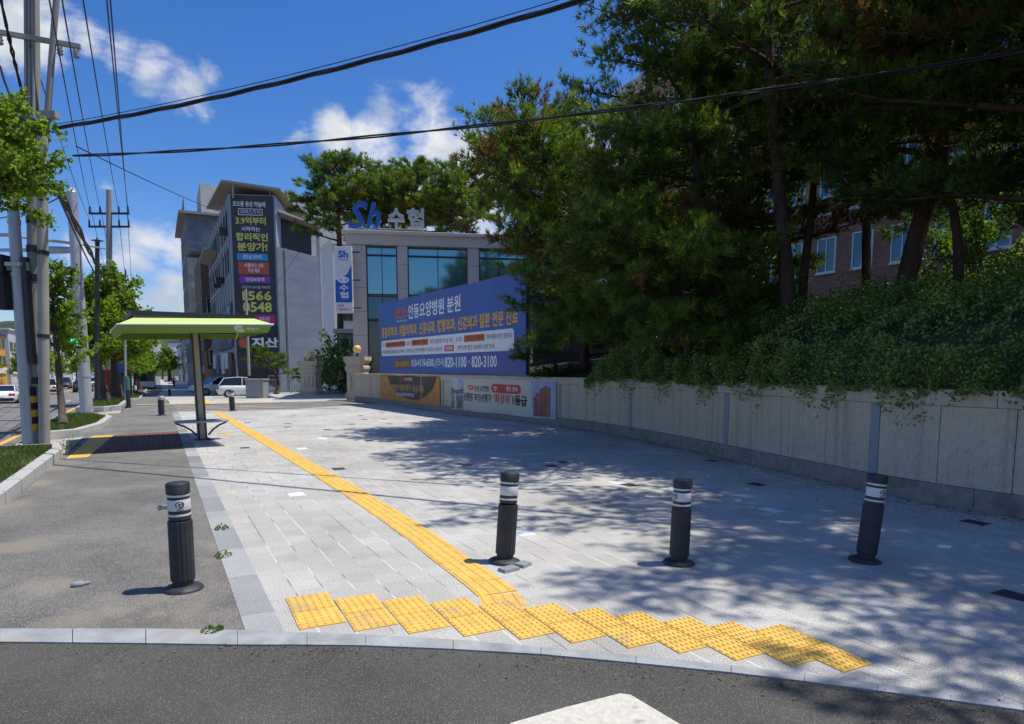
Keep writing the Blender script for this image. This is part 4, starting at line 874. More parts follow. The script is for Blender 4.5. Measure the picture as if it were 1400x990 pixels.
# tall grey tower
t = block('tower_block', 'tall grey tiled tower with dark blue glass strip behind the banner building', 4.7, 112, 13, 132, pt(262, 292, 101).z, 'greytile', 'soffit', .9, wins=[('left', 3, 6, 4, 4.2, 3.2, 'tealglass')], signs=None)
b = MB(); b.box((11, 119, pt(262, 292, 101).z + 2.6), (8, 10, 5)); b.build('rooftop_room', M['palebld'], t, world=True)
b = MB(); zz = pt(262, 292, 101).z
f = plane_fn((4.7, 112, 0), (1, 0, 0), UP, (0, -1, 0))
for k in range(3): window(t, f, 4.6, zz - 3.2 - k * 4.2, 8.0, zz - .8 - k * 4.2, 'tealglass', .09, 2, 0, 'alu')
block('brown_building', 'narrow brown building with slanted eaves between the tower and the banner building', 5.4, 94, 12, 109, pt(285, 352, 88).z, 'brownwall', 'roofdark', 1.0, wins=[('front', 2, 3, 3.6, 3.2, 1.8, 'glass'), ('left', 3, 3, 3.6, 3.2, 1.8, 'glass')], signs=[('front', .0, .18, 7.0, 9.0, 'yellow', None, None), ('left', .1, .9, 2.4, 3.4, 'signwhite', '한식당', 'txtr')], pitch=.12)
shops = [('shop_building', 'low shop with grey sign boards far along the right pavement', 6.2, 134, 14, 148, 6.5, 'palebld'), ('shop_building', 'dark brown shop further along the right pavement beyond the grey sign boards', 6.0, 150, 14, 166, 8.0, 'brownwall'),
         ('shop_building', 'white two storey shop deep in the street on the right', 6.3, 168, 14, 184, 6.0, 'whitebld'), ('shop_building', 'grey three storey block closing the right row of shops', 6.1, 187, 14, 210, 9.0, 'greytile'), ('shop_building', 'pale block at the far end of the right pavement', 6.0, 214, 16, 245, 8.0, 'palebld')]
for k, (nm, lb, x0, y0, x1, y1, h, mt) in enumerate(shops):
    block(nm, lb, x0, y0, x1, y1, h, mt, 'roofdark', .3, wins=[('left', 4, 2, 3.6, 2.6, 1.4, 'glass')], signs=[('left', .05, .45, 2.4, 3.3, ('signwhite', 'yellow', 'coral', 'signwhite', 'cyan')[k], ('커피', '식당', '약국', '미용실', '마트')[k], 'txtb'), ('left', .5, .95, 2.4, 3.2, ('greensign', 'signwhite', 'signwhite', 'blue', 'signwhite')[k], ('부동산', '안경', '치과', '학원', '철물')[k], 'txtw' if k in (0, 3) else 'txtr')], group='shops along the right pavement')
# behind the banner building and the gate
pa = pt(385, 500, 86); pb = pt(450, 500, 86)
block('pale_building', 'pale concrete block rising behind the banner building and the small pine', pa.x, pa.y + 8, pa.x + 13, pa.y + 20, pt(420, 262, 92).z, 'palebld', None, .1, signs=None)
pa = pt(459, 500, 54)
t = block('white_building', 'plain white building behind the blade sign and the pines', pa.x, pa.y, pa.x + 9, pa.y + 4, pt(455, 333, 54).z, 'whitebld', None, .1, wins=[('front', 3, 2, 3.4, 3.0, 1.5, 'glass')])
# brick hospital block
bx = 27.4
tb2 = thing('brick_building', 'brown brick building with white framed windows behind the big pines', 'building', (bx, 4, 1.0))
b = MB(); b.prism([(bx, -22), (bx + 14, -22), (bx + 14, 37), (bx, 37)], 1.0, 19); b.build('wall', M['brick'], tb2, world=True)
b = MB(); b.prism([(bx - .3, -22.3), (bx + 14.3, -22.3), (bx + 14.3, 37.3), (bx - .3, 37.3)], 19.003, 19.5); b.build('roof', M['palebld'], tb2, world=True)
fb2 = plane_fn((bx, 0, 0), (0, -1, 0), UP, (-1, 0, 0))
u_, zs = ray_uv(1166, 366, Vector((bx, 0, 0)), Vector((0, -1, 0))); u2, _ = ray_uv(1196, 366, Vector((bx, 0, 0)), Vector((0, -1, 0))); uw = u2 - u_
for r in range(4):
    for k in range(-11, 10):
        x = u_ + k * uw * 1.72
        if x < -36 or x > 20: continue
        window(tb2, fb2, x, zs + r * 3.4, x + uw * .82, zs + 1.45 + r * 3.4, 'dimglass', .06, 1, 0, 'white', sill=True)
b = MB()
for r in range(1, 5): slabfn(b, -36.8, zs + r * 3.4 - .9, 22, zs + r * 3.4 - .75, fb2, .003, .05)
b.build('string_course', M['palebld'], tb2, world=True)
# left side of the street
LS = [('restaurant_building', 'two storey restaurant with yellow front and dark sign across the road at the left edge', 139, 156, 7.6, 'yellow', 'roofdark'),
      ('grey_building', 'grey three storey block across the road behind the concrete poles', 160, 182, 9.0, 'palebld', 'palebld'),
      ('white_shop', 'white shop block across the road behind the young ginkgo', 186, 214, 8.4, 'whitebld', 'palebld'),
      ('pale_block', 'pale four storey block across the road near the signal pole', 220, 262, 12.0, 'palebld', 'roofdark'),
      ('white_block', 'long white block with dark windows across the road behind the street trees', 268, 330, 10.0, 'whitebld', 'palebld'),
      ('low_block', 'low grey block far down the opposite side of the road', 336, 420, 8.0, 'greytile', 'roofdark')]
for k, (nm, lb, y0, y1, h, mt, rf) in enumerate(LS):
    block(nm, lb, -38, y0, -25, y1, h, mt, rf, .3, wins=[('right', 5, 2, 4.0, 3.0, 1.6, 'glass')], signs=[('right', .05, .5, 2.5, 3.6, ('shopdark', 'signwhite', 'coral', 'blue', 'signwhite', 'signwhite')[k], ('인', '타이어', '족발', '자동차', '가구', '농협')[k], ('limetxt', 'txtb', 'txtw', 'txtw', 'txtr', 'blue')[k]), ('right', .55, .95, 2.5, 3.5, ('signwhite', 'yellow', 'signwhite', 'signwhite', 'greensign', 'signwhite')[k], None, None)])
# distant hill with houses
b = MB(); nx, ny = 60, 14; vs = []
for j in range(ny):
    for i in range(nx):
        x = -560 + i * 20; y = 430 + j * 34; hgt = 44 * math.exp(-((x - 20) / 150) ** 2) * math.sin(min(1, j / 6) * PI / 2) + 26 * math.exp(-((x + 240) / 170) ** 2) * math.sin(min(1, j / 8) * PI / 2) + 5 * math.sin(x * .045 + j) * (j > 1)
        vs.append((x, y, gz(y) - .5 + max(0, hgt)))
b.add(vs, [(j * nx + i, j * nx + i + 1, (j + 1) * nx + i + 1, (j + 1) * nx + i) for j in range(ny - 1) for i in range(nx - 1)], 0, True)
M['hill'] = pm('wooded_hill', (.035, .055, .025), .95, .5, .12, .8, bscale=.6); struct(b.build('hills', M['hill']))
rr = random.Random(5)
for k in range(12):
    x = -26 + k * 5.4 + rr.uniform(-1, 1); y = 440 + rr.uniform(0, 60); g = gz(y) - .5 + 44 * math.exp(-((x - 20) / 150) ** 2) * math.sin(min(1, (y - 430) / 34 / 6) * PI / 2)
    w_ = rr.uniform(7, 11); hh = rr.uniform(7, 15)
    block('hillside_house', ['white house on the far hillside at the end of the street', 'pale grey house on the far hillside at the end of the street'][k % 2], x, y, x + w_, y + 10, g + hh, ['whitebld', 'palebld'][k % 2], ['roofdark', 'coral', 'palebld'][k % 3], .4, g=g - 3, group=['white houses on the far hillside', 'grey houses on the far hillside'][k % 2], wins=[('front', 3, 2, 4.5, 3, 1.5, 'glass')])

# ---- gate pillars with globe lamps, railings
def gate_pillar(px, pyb, zg, w, h, label, lamp_label):
    p = pt(px, pyb, zg); p.z = max(-.02, min(0.02, p.z)); t = thing('gate_pillar', label, 'pillar', p, group='carved gate pillars'); M4 = Matrix.Rotation(R(45) - YAW - .1, 3, 'Z'); q = w / 2 * math.sqrt(2)
    prof = [(.92, -.2), (.92, .14), (.98, .2), (1.0, .3), (.90, .38), (.86, .44), (.86, h - .78), (.92, h - .72), (1.0, h - .62), (1.0, h - .52), (.88, h - .44), (.90, h - .36), (1.12, h - .2), (1.12, h)]
    b = MB(); b.lathe([(r * q, z) for r, z in prof], 4, 0, M4, smooth=False); b.build('body', M['gran_wall'], t, bevel=.02)
    b = MB(); Rr = Matrix.Rotation(-YAW - .1, 3, 'Z')
    for sx, sy in ((0, -1), (-1, 0)):
        for k in (-1, 0, 1):
            for zz in np.linspace(.62, h - 1.0, 7):
                u = k * w * .24; c = Rr @ Vector((u + .03 * math.sin(zz * 9), -w * .43, zz)) if sy else Rr @ Vector((-w * .43, u, zz)); b.sphere(c, .06, 6, 4, sq=(1, 1, 1.5))
    b.build('carved_relief', M['gran_wall'], t)
    l = thing('globe_lamp', lamp_label, 'lamp', (p.x, p.y, p.z + h)); 
    b = MB(); b.lathe([(.11, 0), (.11, .04), (.05, .06), (.05, .14), (.10, .16), (.10, .19)], 12); b.build('lamp_base', M['dark'], l)
    b = MB(); b.sphere((0, 0, .37), .21, 16, 12); b.build('globe', M['globe'], l)
M['globe'] = pm('yellow_globe', (.74, .50, .16), .25, .05, 3, spec=.6)
z1 = 41.0; z2 = depth(gp(490, 547)) - .1
b = MB(); b.prism([(5.9, 37.0), (24, 37.0), (24, 49), (5.9, 49)], -1.2, .0); struct(b.build('forecourt', M['pave']))
gate_pillar(426, 541.5, z1, 24 / F * z1, (541.5 - 495) / F * z1, 'carved granite gate pillar standing free, left one of the pair', 'yellow globe lamp on the left gate pillar')
gate_pillar(490, 547, z2, 27 / F * z2, (547 - 488) / F * z2, 'carved granite gate pillar at the end of the stone wall', 'yellow globe lamp on the pillar at the wall end')
def railing(p, q, h, label, name='railing', n=None):
    t = thing(name, label, 'railing', p); d = q - p; L = d.length; n = n or int(L / .14); b = MB()
    for z in (.12, h - .25, h): b.tube([Vector((0, 0, z)), d + Vector((0, 0, z))], .025, 6)
    b.build('rail', M['galv'], t)
    b = MB()
    for k in range(n + 1): b.tube([d * (k / n) + Vector((0, 0, .12)), d * (k / n) + Vector((0, 0, h - .25))], .012, 5)
    b.build('baluster_row', M['galv'], t)
    for k in range(int(L / 1.8) + 1):
        b = MB(); c = d * (k * 1.8 / L); b.tube([c + Vector((0, 0, -.2)), c + Vector((0, 0, h + .03))], .03, 6); b.build('post', M['galv'], t)
railing(pt(368, 538, 44), pt(414, 538, 43), 1.15, 'grey metal railing under the small pine left of the gate pillar')
railing(pt(440, 537, 44), pt(472, 537, 44), 1.3, 'grey metal railing seen between the two gate pillars')
# warning label on the wall end
b = MB(); p = gp(490, 547); f = plane_fn((p.x, p.y, p.z), RR, UP, -FC)
# ------------------------------------------------------------ bollards
def fluted(mb, r, z0, z1, M4, off=(0, 0, 0), n=48, dep=.045, mi=0):
    fl = [1, 1, 1 - dep]; mb.lathe([(r * .97, z0), (r, z0 + .012), (r, z1 - .012), (r * .97, z1)], n, mi, M4, False, off, fl)
def bollard(px, py, label, tilt=(0, 0), h=.76, r=.078, emblem=None, joint=False, base=True, worn=False, simple=False, group='rubber bollards', clip=False):
    p = gp(px, py); t = thing('bollard', label, 'bollard', p, group=group)
    ax = Vector((tilt[0], tilt[1], 1)).normalized(); M4 = Vector((0, 0, 1)).rotation_difference(ax).to_matrix()
    zc = h * .66
    if base:
        b = MB(); b.lathe([(r * 1.65, -.004), (r * 1.65, .008), (r * 1.5, .020), (r * 1.05, .034), (.02, .035)], 28, M=M4 if tilt != (0, 0) else None); b.build('base', M['bolgrey'], t)
    b = MB(); b.lathe([(r * .86, .0), (r * .86, .085)], 28, M=M4); fluted(b, r, .07, zc, M4); b.build('shaft', M['bolgrey'], t)
    b = MB(); off = M4 @ Vector((0, 0, zc)); M5 = M4
    if joint: M5 = Matrix.Rotation(joint, 3, RR) @ M4 ; off = off + Vector((0, 0, .012))
    hb = h - zc
    b.lathe([(r * .90, 0), (r * .90, hb * .96), (r * .86, hb), (.01, hb + .004)], 28, M=M5, off=off); b.lathe([(r * .97, hb * .72), (r * .97, hb * .97), (r * .9, hb)], 28, M=M5, off=off); b.build('head', M['bolgrey'], t)
    for a, c in ((.64, .70), (.26, .56), (.10, .16)):
        b = MB(); b.lathe([(r * .91, hb * a), (r * .925, hb * (a + .01)), (r * .925, hb * (c - .01)), (r * .91, hb * c)], 28, M=M5, off=off); b.build('reflective_band', M['refl'], t)
    if emblem is not None:
        def f(x, y, o=0): a = emblem + x / (r * .925); return off + M5 @ Vector(((r * .925 + .002 + o) * math.cos(a), (r * .925 + .002 + o) * math.sin(a), hb * .26 + y))
        g = hb * .30
        b = MB(); b.ring(-.004, g * .58, .026, g * .33, .010, f, 0, 0, 60, 230, 10); b.build('green_emblem', M['emgreen'], t)
        b = MB(); b.ring(.004, g * .58, .026, g * .33, .010, f, 0, 0, -110, 70, 10); b.build('navy_emblem', M['emnavy'], t)
        b = MB(); b.ring(0, g * .58, .011, g * .14, .009, f, 0, 0, 0, 360, 8); b.build('red_emblem', M['red'], t)
        b = MB(); b.text('안동시', -.022, g * .03, .022, g * .19, f, 0); b.build('lettering', M['txtb'], t)
    return t
M['emgreen'] = pm('green_print', (.03, .28, .09), .5, .05, 4); M['emnavy'] = pm('navy_print', (.02, .04, .22), .5, .05, 4)
camaz = lambda p: math.atan2(-p.y, -p.x)
e1 = camaz(gp(251, 805))
t1 = bollard(251, 805, 'charcoal rubber bollard with a kinked cap and round emblem on the asphalt path', h=.775, r=.083, emblem=e1 + .05, joint=.035)
b = MB(); p = Vector((0, 0, .60)) - RR * .085; b.tube([p, p - RR * .05], .012, 8); b.sphere(p - RR * .055, .02, 10, 6); b.build('bolt', M['steel'], t1)
ringp = gp(251, 806)
t2 = bollard(690, 768, 'leaning charcoal bollard beside the yellow guide path with its cap offset', tilt=(.075, .01), h=.735, r=.082, joint=-.03)
e3 = camaz(gp(928, 770))
bollard(928, 770, 'charcoal bollard standing half in tree shade, the middle one of three on the paving', tilt=(.03, 0), h=.70, r=.08, emblem=e3 - .9)
bollard(1183, 767, 'tilted charcoal bollard in the shade closest to the stone wall', tilt=(.10, -.03), h=.735, r=.08, emblem=camaz(gp(1183, 767)) + .8)
bollard(221, 568, 'small dark bollard at the far end of the asphalt path, near its edge slabs', h=.78, r=.10, group='bollards at the drive crossing')
bollard(318, 562, 'small dark bollard right of the shelter post at the drive crossing', tilt=(-.03, 0), h=.78, r=.10, group='bollards at the drive crossing')
bollard(232, 541, 'tiny dark bollard beyond the drive crossing on the right edge of the path', h=.85, r=.11, group='bollards at the drive crossing')
for px, py, hh, lb in ((176, 557.5, 1.3, 'tall green topped guide post by the grass bed'), (186, 541, .9, 'dark post further along the grass bed')):
    p = gp(px, py); t = thing('guide_post', lb, 'post', p); b = MB(); b.lathe([(.085, -.1), (.085, hh * .55)], 16); b.build('shaft', M['bolgrey'], t); b = MB(); b.lathe([(.095, hh * .55), (.095, hh * .92), (.06, hh)], 16); b.build('cap', pm('green_post_paint', (.05, .16, .13), .5, .1, 4) if hh > 1 else M['refl'], t)
# loose paving pieces by the leaning bollard
p = gp(700, 776)
for k, (dx, dy, a, lb) in enumerate(((-.06, -.06, .2, 'small loose stone slab at the foot of the leaning bollard, under its left side'), (.1, .0, .5, 'loose dark stone offcut right at the foot of the leaning bollard'))):
    b = MB(); b.box((0, 0, .014), (.16 - .03 * k, .10, .028), a, taper=.9); o_ = b.build('loose_stone', M['granite_dk'], None, bevel=.004); o_.location = (p.x + dx, p.y + dy, 0); tag(o_, lb, 'stone')
p = gp(107, 801); b = MB(); b.sphere((0, 0, .012), .05, 12, 8, sq=(1, .7, .5)); b.sphere((.05, .02, .008), .03, 10, 6, sq=(1, .6, .5)); o_ = b.build('dark_pebble', M['granite_dk']); o_.location = (p.x, p.y, 0); tag(o_, 'small dark stone lying on the worn asphalt path', 'stone')

# ------------------------------------------------------------ shade canopy with bench
PS = gp(277, 601); zS = depth(PS)
M['lime'] = pm('lime_canopy', (.52, .68, .22), .75, .06, 1.5); M['limedk'] = pm('green_valance', (.22, .35, .06), .65, .08, 1.5); M['bronze'] = pm('bronze_post_panel', (.46, .42, .31), .45, .12, 3)
ts = thing('shade_shelter', 'lime green square shade canopy on a single post with a round bench', 'shelter', PS, R(5))
# local frame: x along the canopy's front, y away from the viewer; lean of the post
lean = Matrix.Identity(3)
def LP(x, y, z): return Vector((x - .022 * z, y, z + .033 * x * (z > 2.2)))
CYO = -.35
w2, d2 = 1.39, 1.75; ze, zt_ = 2.32, 2.62; cx = -.19
b = MB(); R4 = [LP(cx + sx * (w2 - .03), sy * (d2 - .03) + CYO, ze + .16) for sx, sy in ((-1, -1), (1, -1), (1, 1), (-1, 1))]; T4 = [LP(cx + sx * (w2 - .32), sy * (d2 - .42) + CYO, zt_) for sx, sy in ((-1, -1), (1, -1), (1, 1), (-1, 1))]
b.add(R4 + T4, [(0, 1, 5, 4), (1, 2, 6, 5), (2, 3, 7, 6), (3, 0, 4, 7)]); cn = b.build('canopy', M['lime'], ts)
b = MB(); E0 = [LP(cx + sx * w2, sy * d2 + CYO, ze + .145) for sx, sy in ((-1, -1), (1, -1), (1, 1), (-1, 1))]; E1 = [LP(cx + sx * w2, sy * d2 + CYO, ze + .175) for sx, sy in ((-1, -1), (1, -1), (1, 1), (-1, 1))]
for i in range(4): b.tube([E0[i], E0[(i + 1) % 4]], .018, 6)
b.build('edge_trim', M['white'], ts)
b = MB(); V0 = [LP(cx + sx * (w2 - .02), sy * (d2 - .02) + CYO, ze + .14) for sx, sy in ((-1, -1), (1, -1), (1, 1), (-1, 1))]; V1 = [LP(cx + sx * (w2 - .09), sy * (d2 - .09) + CYO, ze - .02) for sx, sy in ((-1, -1), (1, -1), (1, 1), (-1, 1))]
b.add(V0 + V1, [(4, 5, 1, 0), (5, 6, 2, 1), (6, 7, 3, 2), (7, 4, 0, 3)]); va = b.build('valance', M['limedk'], ts)
o3 = V1[0].lerp(V0[0], 0); ux = (V1[1] - V1[0]).normalized(); uy = (V0[0] - V1[0]); uyn = uy.normalized(); fv = plane_fn(V1[0], ux, uyn, ux.cross(uyn)); Lv = (V1[1] - V1[0]).length; hv = uy.length
b = MB(); b.ring(Lv * .80, hv * .52, .10, .075, .03, fv, .004, a0=40, a1=330); b.ring(Lv * .80, hv * .52, .055, .035, .02, fv, .004); b.text('안동시', Lv * .85, hv * .34, Lv * .94, hv * .68, fv, .004); b.build('white_lettering', M['txtw'], va)
b = MB(); b.box(LP(cx, CYO, zt_ + .045), (2 * w2 - .52, 2 * d2 - .74, .09)); b.box(LP(cx, 0, zt_ - .02), (2 * w2 - .62, .12, .1)); b.box(LP(cx, 0, ze + .1), (2 * w2 - .7, .1, .08)); b.build('roof_frame', M['dark'], ts)
b = MB(); b.lathe([(.045, 0), (.045, .08), (.03, .13), (.0, .14)], 10, off=LP(cx - .9, -.3, zt_ + .09)); b.build('beacon', M['orange'], ts)
b = MB(); b.box(LP(cx - 1.05, -.3, zt_ + .17), (.05, .05, .16)); b.box(LP(cx - 1.09, -.3, zt_ + .25), (.2, .08, .05)); b.build('camera_mount', M['black'], ts)
b = MB(); hp = ze + .2; P8 = []
for z in (0, hp):
    for sx, sy in ((-1, -1), (1, -1), (1, 1), (-1, 1)): P8.append(LP(sx * .055, sy * .07, z))
b.add(P8, [(3, 2, 1, 0), (4, 5, 6, 7), (0, 1, 5, 4), (1, 2, 6, 5), (2, 3, 7, 6), (3, 0, 4, 7)]); b.build('post', M['bronze'], ts)
b = MB()
for sx in (-1, 1):
    P8 = []
    for z in (0, hp):
        for a, c in ((-.018, -.085), (.018, -.085), (.018, .085), (-.018, .085)): P8.append(LP(sx * .075 + a, c, z))
    b.add(P8, [(3, 2, 1, 0), (4, 5, 6, 7), (0, 1, 5, 4), (1, 2, 6, 5), (2, 3, 7, 6), (3, 0, 4, 7)])
b.box((0, 0, .012), (.34, .3, .024)); b.build('post_edge', M['dark'], ts)
b = MB(); seat = [LP(.57 * math.cos(a * PI / 16), -.05 + .30 * math.sin(a * PI / 16), 0) for a in range(32)]; b.prism([(p.x, p.y) for p in seat], .40, .445); b.build('seat', M['galv'], ts, bevel=.01)
for sx in (-1, 1):
    b = MB(); b.tube([LP(sx * .12, -.05, .10), LP(sx * .22, -.05, .22), LP(sx * .36, -.05, .32), LP(sx * .50, -.05, .375), LP(sx * .53, -.05, .40)], .022, 6); b.build('seat_bracket', M['dark'], ts)
# ------------------------------------------------------------ poles
def pole(name, label, base, top, r0, r1, mat, bands=(), cat='pole', n=14, group=None):
    t = thing(name, label, cat, base, group=group); d = Vector(top) - Vector(base)
    b = MB(); b.tube([Vector((0, 0, -.1)) - d * .01, d], [r0, r1], n); b.build('shaft', M[mat], t)
    if bands:
        for q in bands: 
            b = MB(); r = r0 + (r1 - r0) * q; b.tube([d * q, d * (q + .012)], r + .012, n); b.build('band', M['dark'] if mat != 'galv' else M['galv'], t)
    return t, d
pb = gp(50, 616); zP = depth(pb)
BIG, dB = pole('utility_pole', 'thick concrete utility pole bound with cables behind the near ginkgo leaves', pb, pt(42, -190, zP + .3), .135, .11, 'pole_conc', (.12, .3, .35, .4, .46, .52), group='concrete utility poles')
pb2 = gp(60.5, 617); pole('utility_pole', 'slimmer pale concrete pole pressed against the thick cable pole', pb2, pt(57, 160, zP - .1), .095, .09, 'conc', (.35, .6), group='concrete utility poles')
# striped guard and cable conduit on the big pole
b = MB(); b.tube([Vector((-.02, -.02, .42)), Vector((-.02, -.02, 1.25))], .148, 16); g = b.build('guard_sleeve', M['black'], BIG)
b = MB()
for k in range(3):
    vs = []; z0 = .45 + k * .27
    for j in range(17): a = 2 * PI * j / 16; zz = z0 + .06 * j / 16 * 4 % .2; vs += [(-.02 +   .152 * math.cos(a), -.02 +   .152 * math.sin(a), z0 + .05 * math.sin(a)), (-.02 +   .152 * math.cos(a), -.02 +   .152 * math.sin(a), z0 + .13 + .05 * math.sin(a))]
    b.add(vs, [(2 * j, 2 * j + 2, 2 * j + 3, 2 * j + 1) for j in range(16)])
b.build('yellow_stripe', M['yellow'], g)
up = dB.normalized()
def onB(z): return dB * (z / dB.z)
b = MB(); c = onB(pt(45, 50, zP).z); qx = (RR * .95 + FC * .3 - UP * .06); b.box(c + qx * -.1 - FC * .2, (2.0, .08, .08), rot=Matrix((qx.normalized(), qx.normalized().cross(UP) * -1, UP)).transposed()); b.build('crossarm', M['pole_conc'], BIG)
for s_ in (-.95, -.4, .55, .82):
    b = MB(); b.lathe([(.03, 0), (.06, .03), (.035, .06), (.06, .09), (.035, .12), (.05, .15), (.02, .18)], 10, off=c + qx * s_ - FC * .2 - UP * .22); b.build('insulator', M['pole_conc'], BIG)
b = MB()
for a in (-.07, 0, .07): b.tube([onB(5.8) - FC * .16 + RR * (a + .05), onB(10) - FC * .14 + RR * (a + .05)], .03, 6)
b.tube([onB(5.6) + RR * .2, onB(8.2) + RR * .5 - FC * .1, onB(10.5) + RR * .8 - FC * .15], .055, 8); b.build('riser_cable', M['pole_conc'], BIG)
b = MB(); b.box(onB(6.35) + RR * .32 - FC * .05, (.34, .14, .12), -YAW); b.build('clamp_plate', M['pole_conc'], BIG)
# signal pole at the kerb with heads facing left
sp = gp(41, 617); SIG, dS = pole('signal_pole', 'leaning galvanised steel signal pole at the left kerb with black heads', sp, pt(14, 225, depth(sp)), .115, .095, 'galv', (.26, .42, .62, .8))
def onS(py): return pt(0, py, depth(sp)).z
for k, py in enumerate((362, 388, 411)):
    zz = onS(py); c = dS * (zz / dS.z) - RR * .30
    b = MB(); b.box(c, (.26, .3, .34), -YAW); h_ = b.build('signal_head', M['black'], SIG)
    b = MB(); a0 = c - RR * .13
    vs = []
    for j in range(9): an = PI * j / 8; vs += [a0 + Vector((0, 0, .13 * math.sin(an))) + FC * .13 * math.cos(an), a0 - RR * .22 + Vector((0, 0, .13 * math.sin(an) - .05)) + FC * .13 * math.cos(an)]
    b.add(vs, [(2 * j, 2 * j + 2, 2 * j + 3, 2 * j + 1) for j in range(8)]); b.build('visor', M['black'], h_)
b = MB(); b.box(dS * .50 + RR * .16, (.09, .12, 2.0), -YAW); b.box(dS * .5 + RR * .1, (.1, .04, .06), -YAW); b.build('control_box', M['dark'], SIG)
b = MB(); b.box(dS * .66, (.30, .26, .07), -YAW); b.box(dS * .655 + RR * .15, (.1, .1, .16), -YAW); b.box(dS * .655 - RR * .15, (.1, .1, .16), -YAW); b.build('clamp', M['galv'], SIG)
# street lamp reaching in from the left edge
lp = pt(-75, 640, 11.5); lp.z = -.05
SL = thing('street_lamp', 'grey street lamp head reaching in from the left over the ginkgo', 'street lamp', lp)
hz_ = pt(0, 164, 11.0).z; hd = pt(18, 163, 11.0) - lp
b = MB(); b.tube([(0, 0, 0), (0, 0, hz_ - .4), Vector((hd.x * .15, hd.y * .15, hz_ - .05)), Vector((hd.x * .55, hd.y * .55, hz_ + .08))], [.09, .06, .045, .04], 10); b.build('shaft', M['galv'], SL)
b = MB(); dh = Vector((hd.x, hd.y, 0)).normalized(); c = Vector((hd.x, hd.y, hz_)); 
b.sphere((0, 0, 0), 1, 18, 10, sq=(.50, .17, .075)); b.v = [tuple(c + dh * x + Vector((-dh.y, dh.x, 0)) * y + UP * (max(z, -.03))) for x, y, z in b.v]; b.build('lamp_head', M['dark'], SL)
# pedestrian signal pole
pp = gp(119, 569); zz = depth(pp); PED, dP = pole('signal_pole', 'grey steel pole with a green pedestrian signal and camera arm', pp, pt(98, 263, zz), .20, .15, 'galv', (.18, .45, .62))
b = MB(); b.lathe([(.15, 0), (.09, .12), (.01, .16)], 12, off=dP); b.build('cap', M['galv'], PED)
def onP(py): return dP * ((pt(0, py, zz).z - pp.z) / dP.z)
c = onP(468) + RR * .06 - FC * .33
b = MB(); b.box(c, (.44, .24, .42), -YAW); b.box(onP(468) - FC * .15, (.1, .3, .1), -YAW); h_ = b.build('signal_head', M['black'], PED)
M['greenlamp'] = emis(pm('green_signal_lamp', (.02, .5, .35), .3, .05, 3), (.02, .85, .5), 1.3)
b = MB(); vs = [c - FC * .123 + RR * (.15 * math.cos(a * PI / 12)) + UP * (.15 * math.sin(a * PI / 12)) for a in range(24)]; b.add(vs, [tuple(range(24))]); b.build('green_lamp', M['greenlamp'], h_)
b = MB()
f = plane_fn(c - FC * .126, RR, UP, -FC)
b.ring(.01, .075, .025, .025, .024, f, .002); b.flat([(-.025, .045), (.035, .045), (.03, -.02), (-.02, -.02)], f, .002); b.flat([(-.02, -.02), (.03, -.02), (.06, -.11), (.035, -.11), (.005, -.04), (-.04, -.11), (-.065, -.11)], f, .002); b.build('walking_figure', M['black'], h_)
b = MB(); b.box(onP(437) - FC * .3 - RR * .1, (.34, .2, .32), -YAW); b.build('controller_box', M['black'], PED)
b = MB(); q = onP(342); b.tube([q + RR * .15, q - RR * .6, q - RR * 1.1], [.09, .12, .12], 10); b.tube([q - RR * 1.1, q - RR * 3.4], [.06, .05], 8); b.build('mast_arm', M['galv'], PED)
b = MB(); q2 = onP(334); b.tube([q2 - RR * 2.2 + UP * .28, q2 - RR * 1.2 + UP * .16, q2 + UP * .02], .045, 8); b.tube([q2 + UP * .02, q2 + RR * 1.0 - UP * .15], .03, 6); b.box(q2 - RR * 2.4 + UP * .3, (.7, .2, .08), -YAW); b.build('lamp_arm', M['galv'], PED)
# distant utility poles with crossarms
def far_pole(px, pyb, pyt, z, arms, label):
    p = pt(px, pyb, z); p.z = gz(p.y); top = pt(px - 1, pyt, z); t, d = pole('utility_pole', label, p, top, .2, .14, 'pole_conc', (), group='utility poles with crossarms')
    for py, w_ in arms:
        b = MB(); c = d * ((pt(px, py, z).z - p.z) / d.z); b.box(c, (w_, .10, .10), -YAW); a_ = b.build('crossarm', M['dark'], t)
        for s_ in (-.48, -.22, .25, .48):
            b = MB(); b.tube([c + RR * w_ * s_ + UP * .05, c + RR * w_ * s_ + UP * .38], [.06, .04], 6); b.build('insulator', M['dark'], t)
    return t, p, d
FP1 = far_pole(150, 545, 260, 38, ((292, 2.2), (310, 2.25), (378, 1.9)), 'tall concrete pole with two dark crossarms rising above the street trees')
FP2 = far_pole(166, 535, 372, 62, ((390, 2.0), (402, 2.4)), 'far utility pole with crossarms just above the shelter roof line')
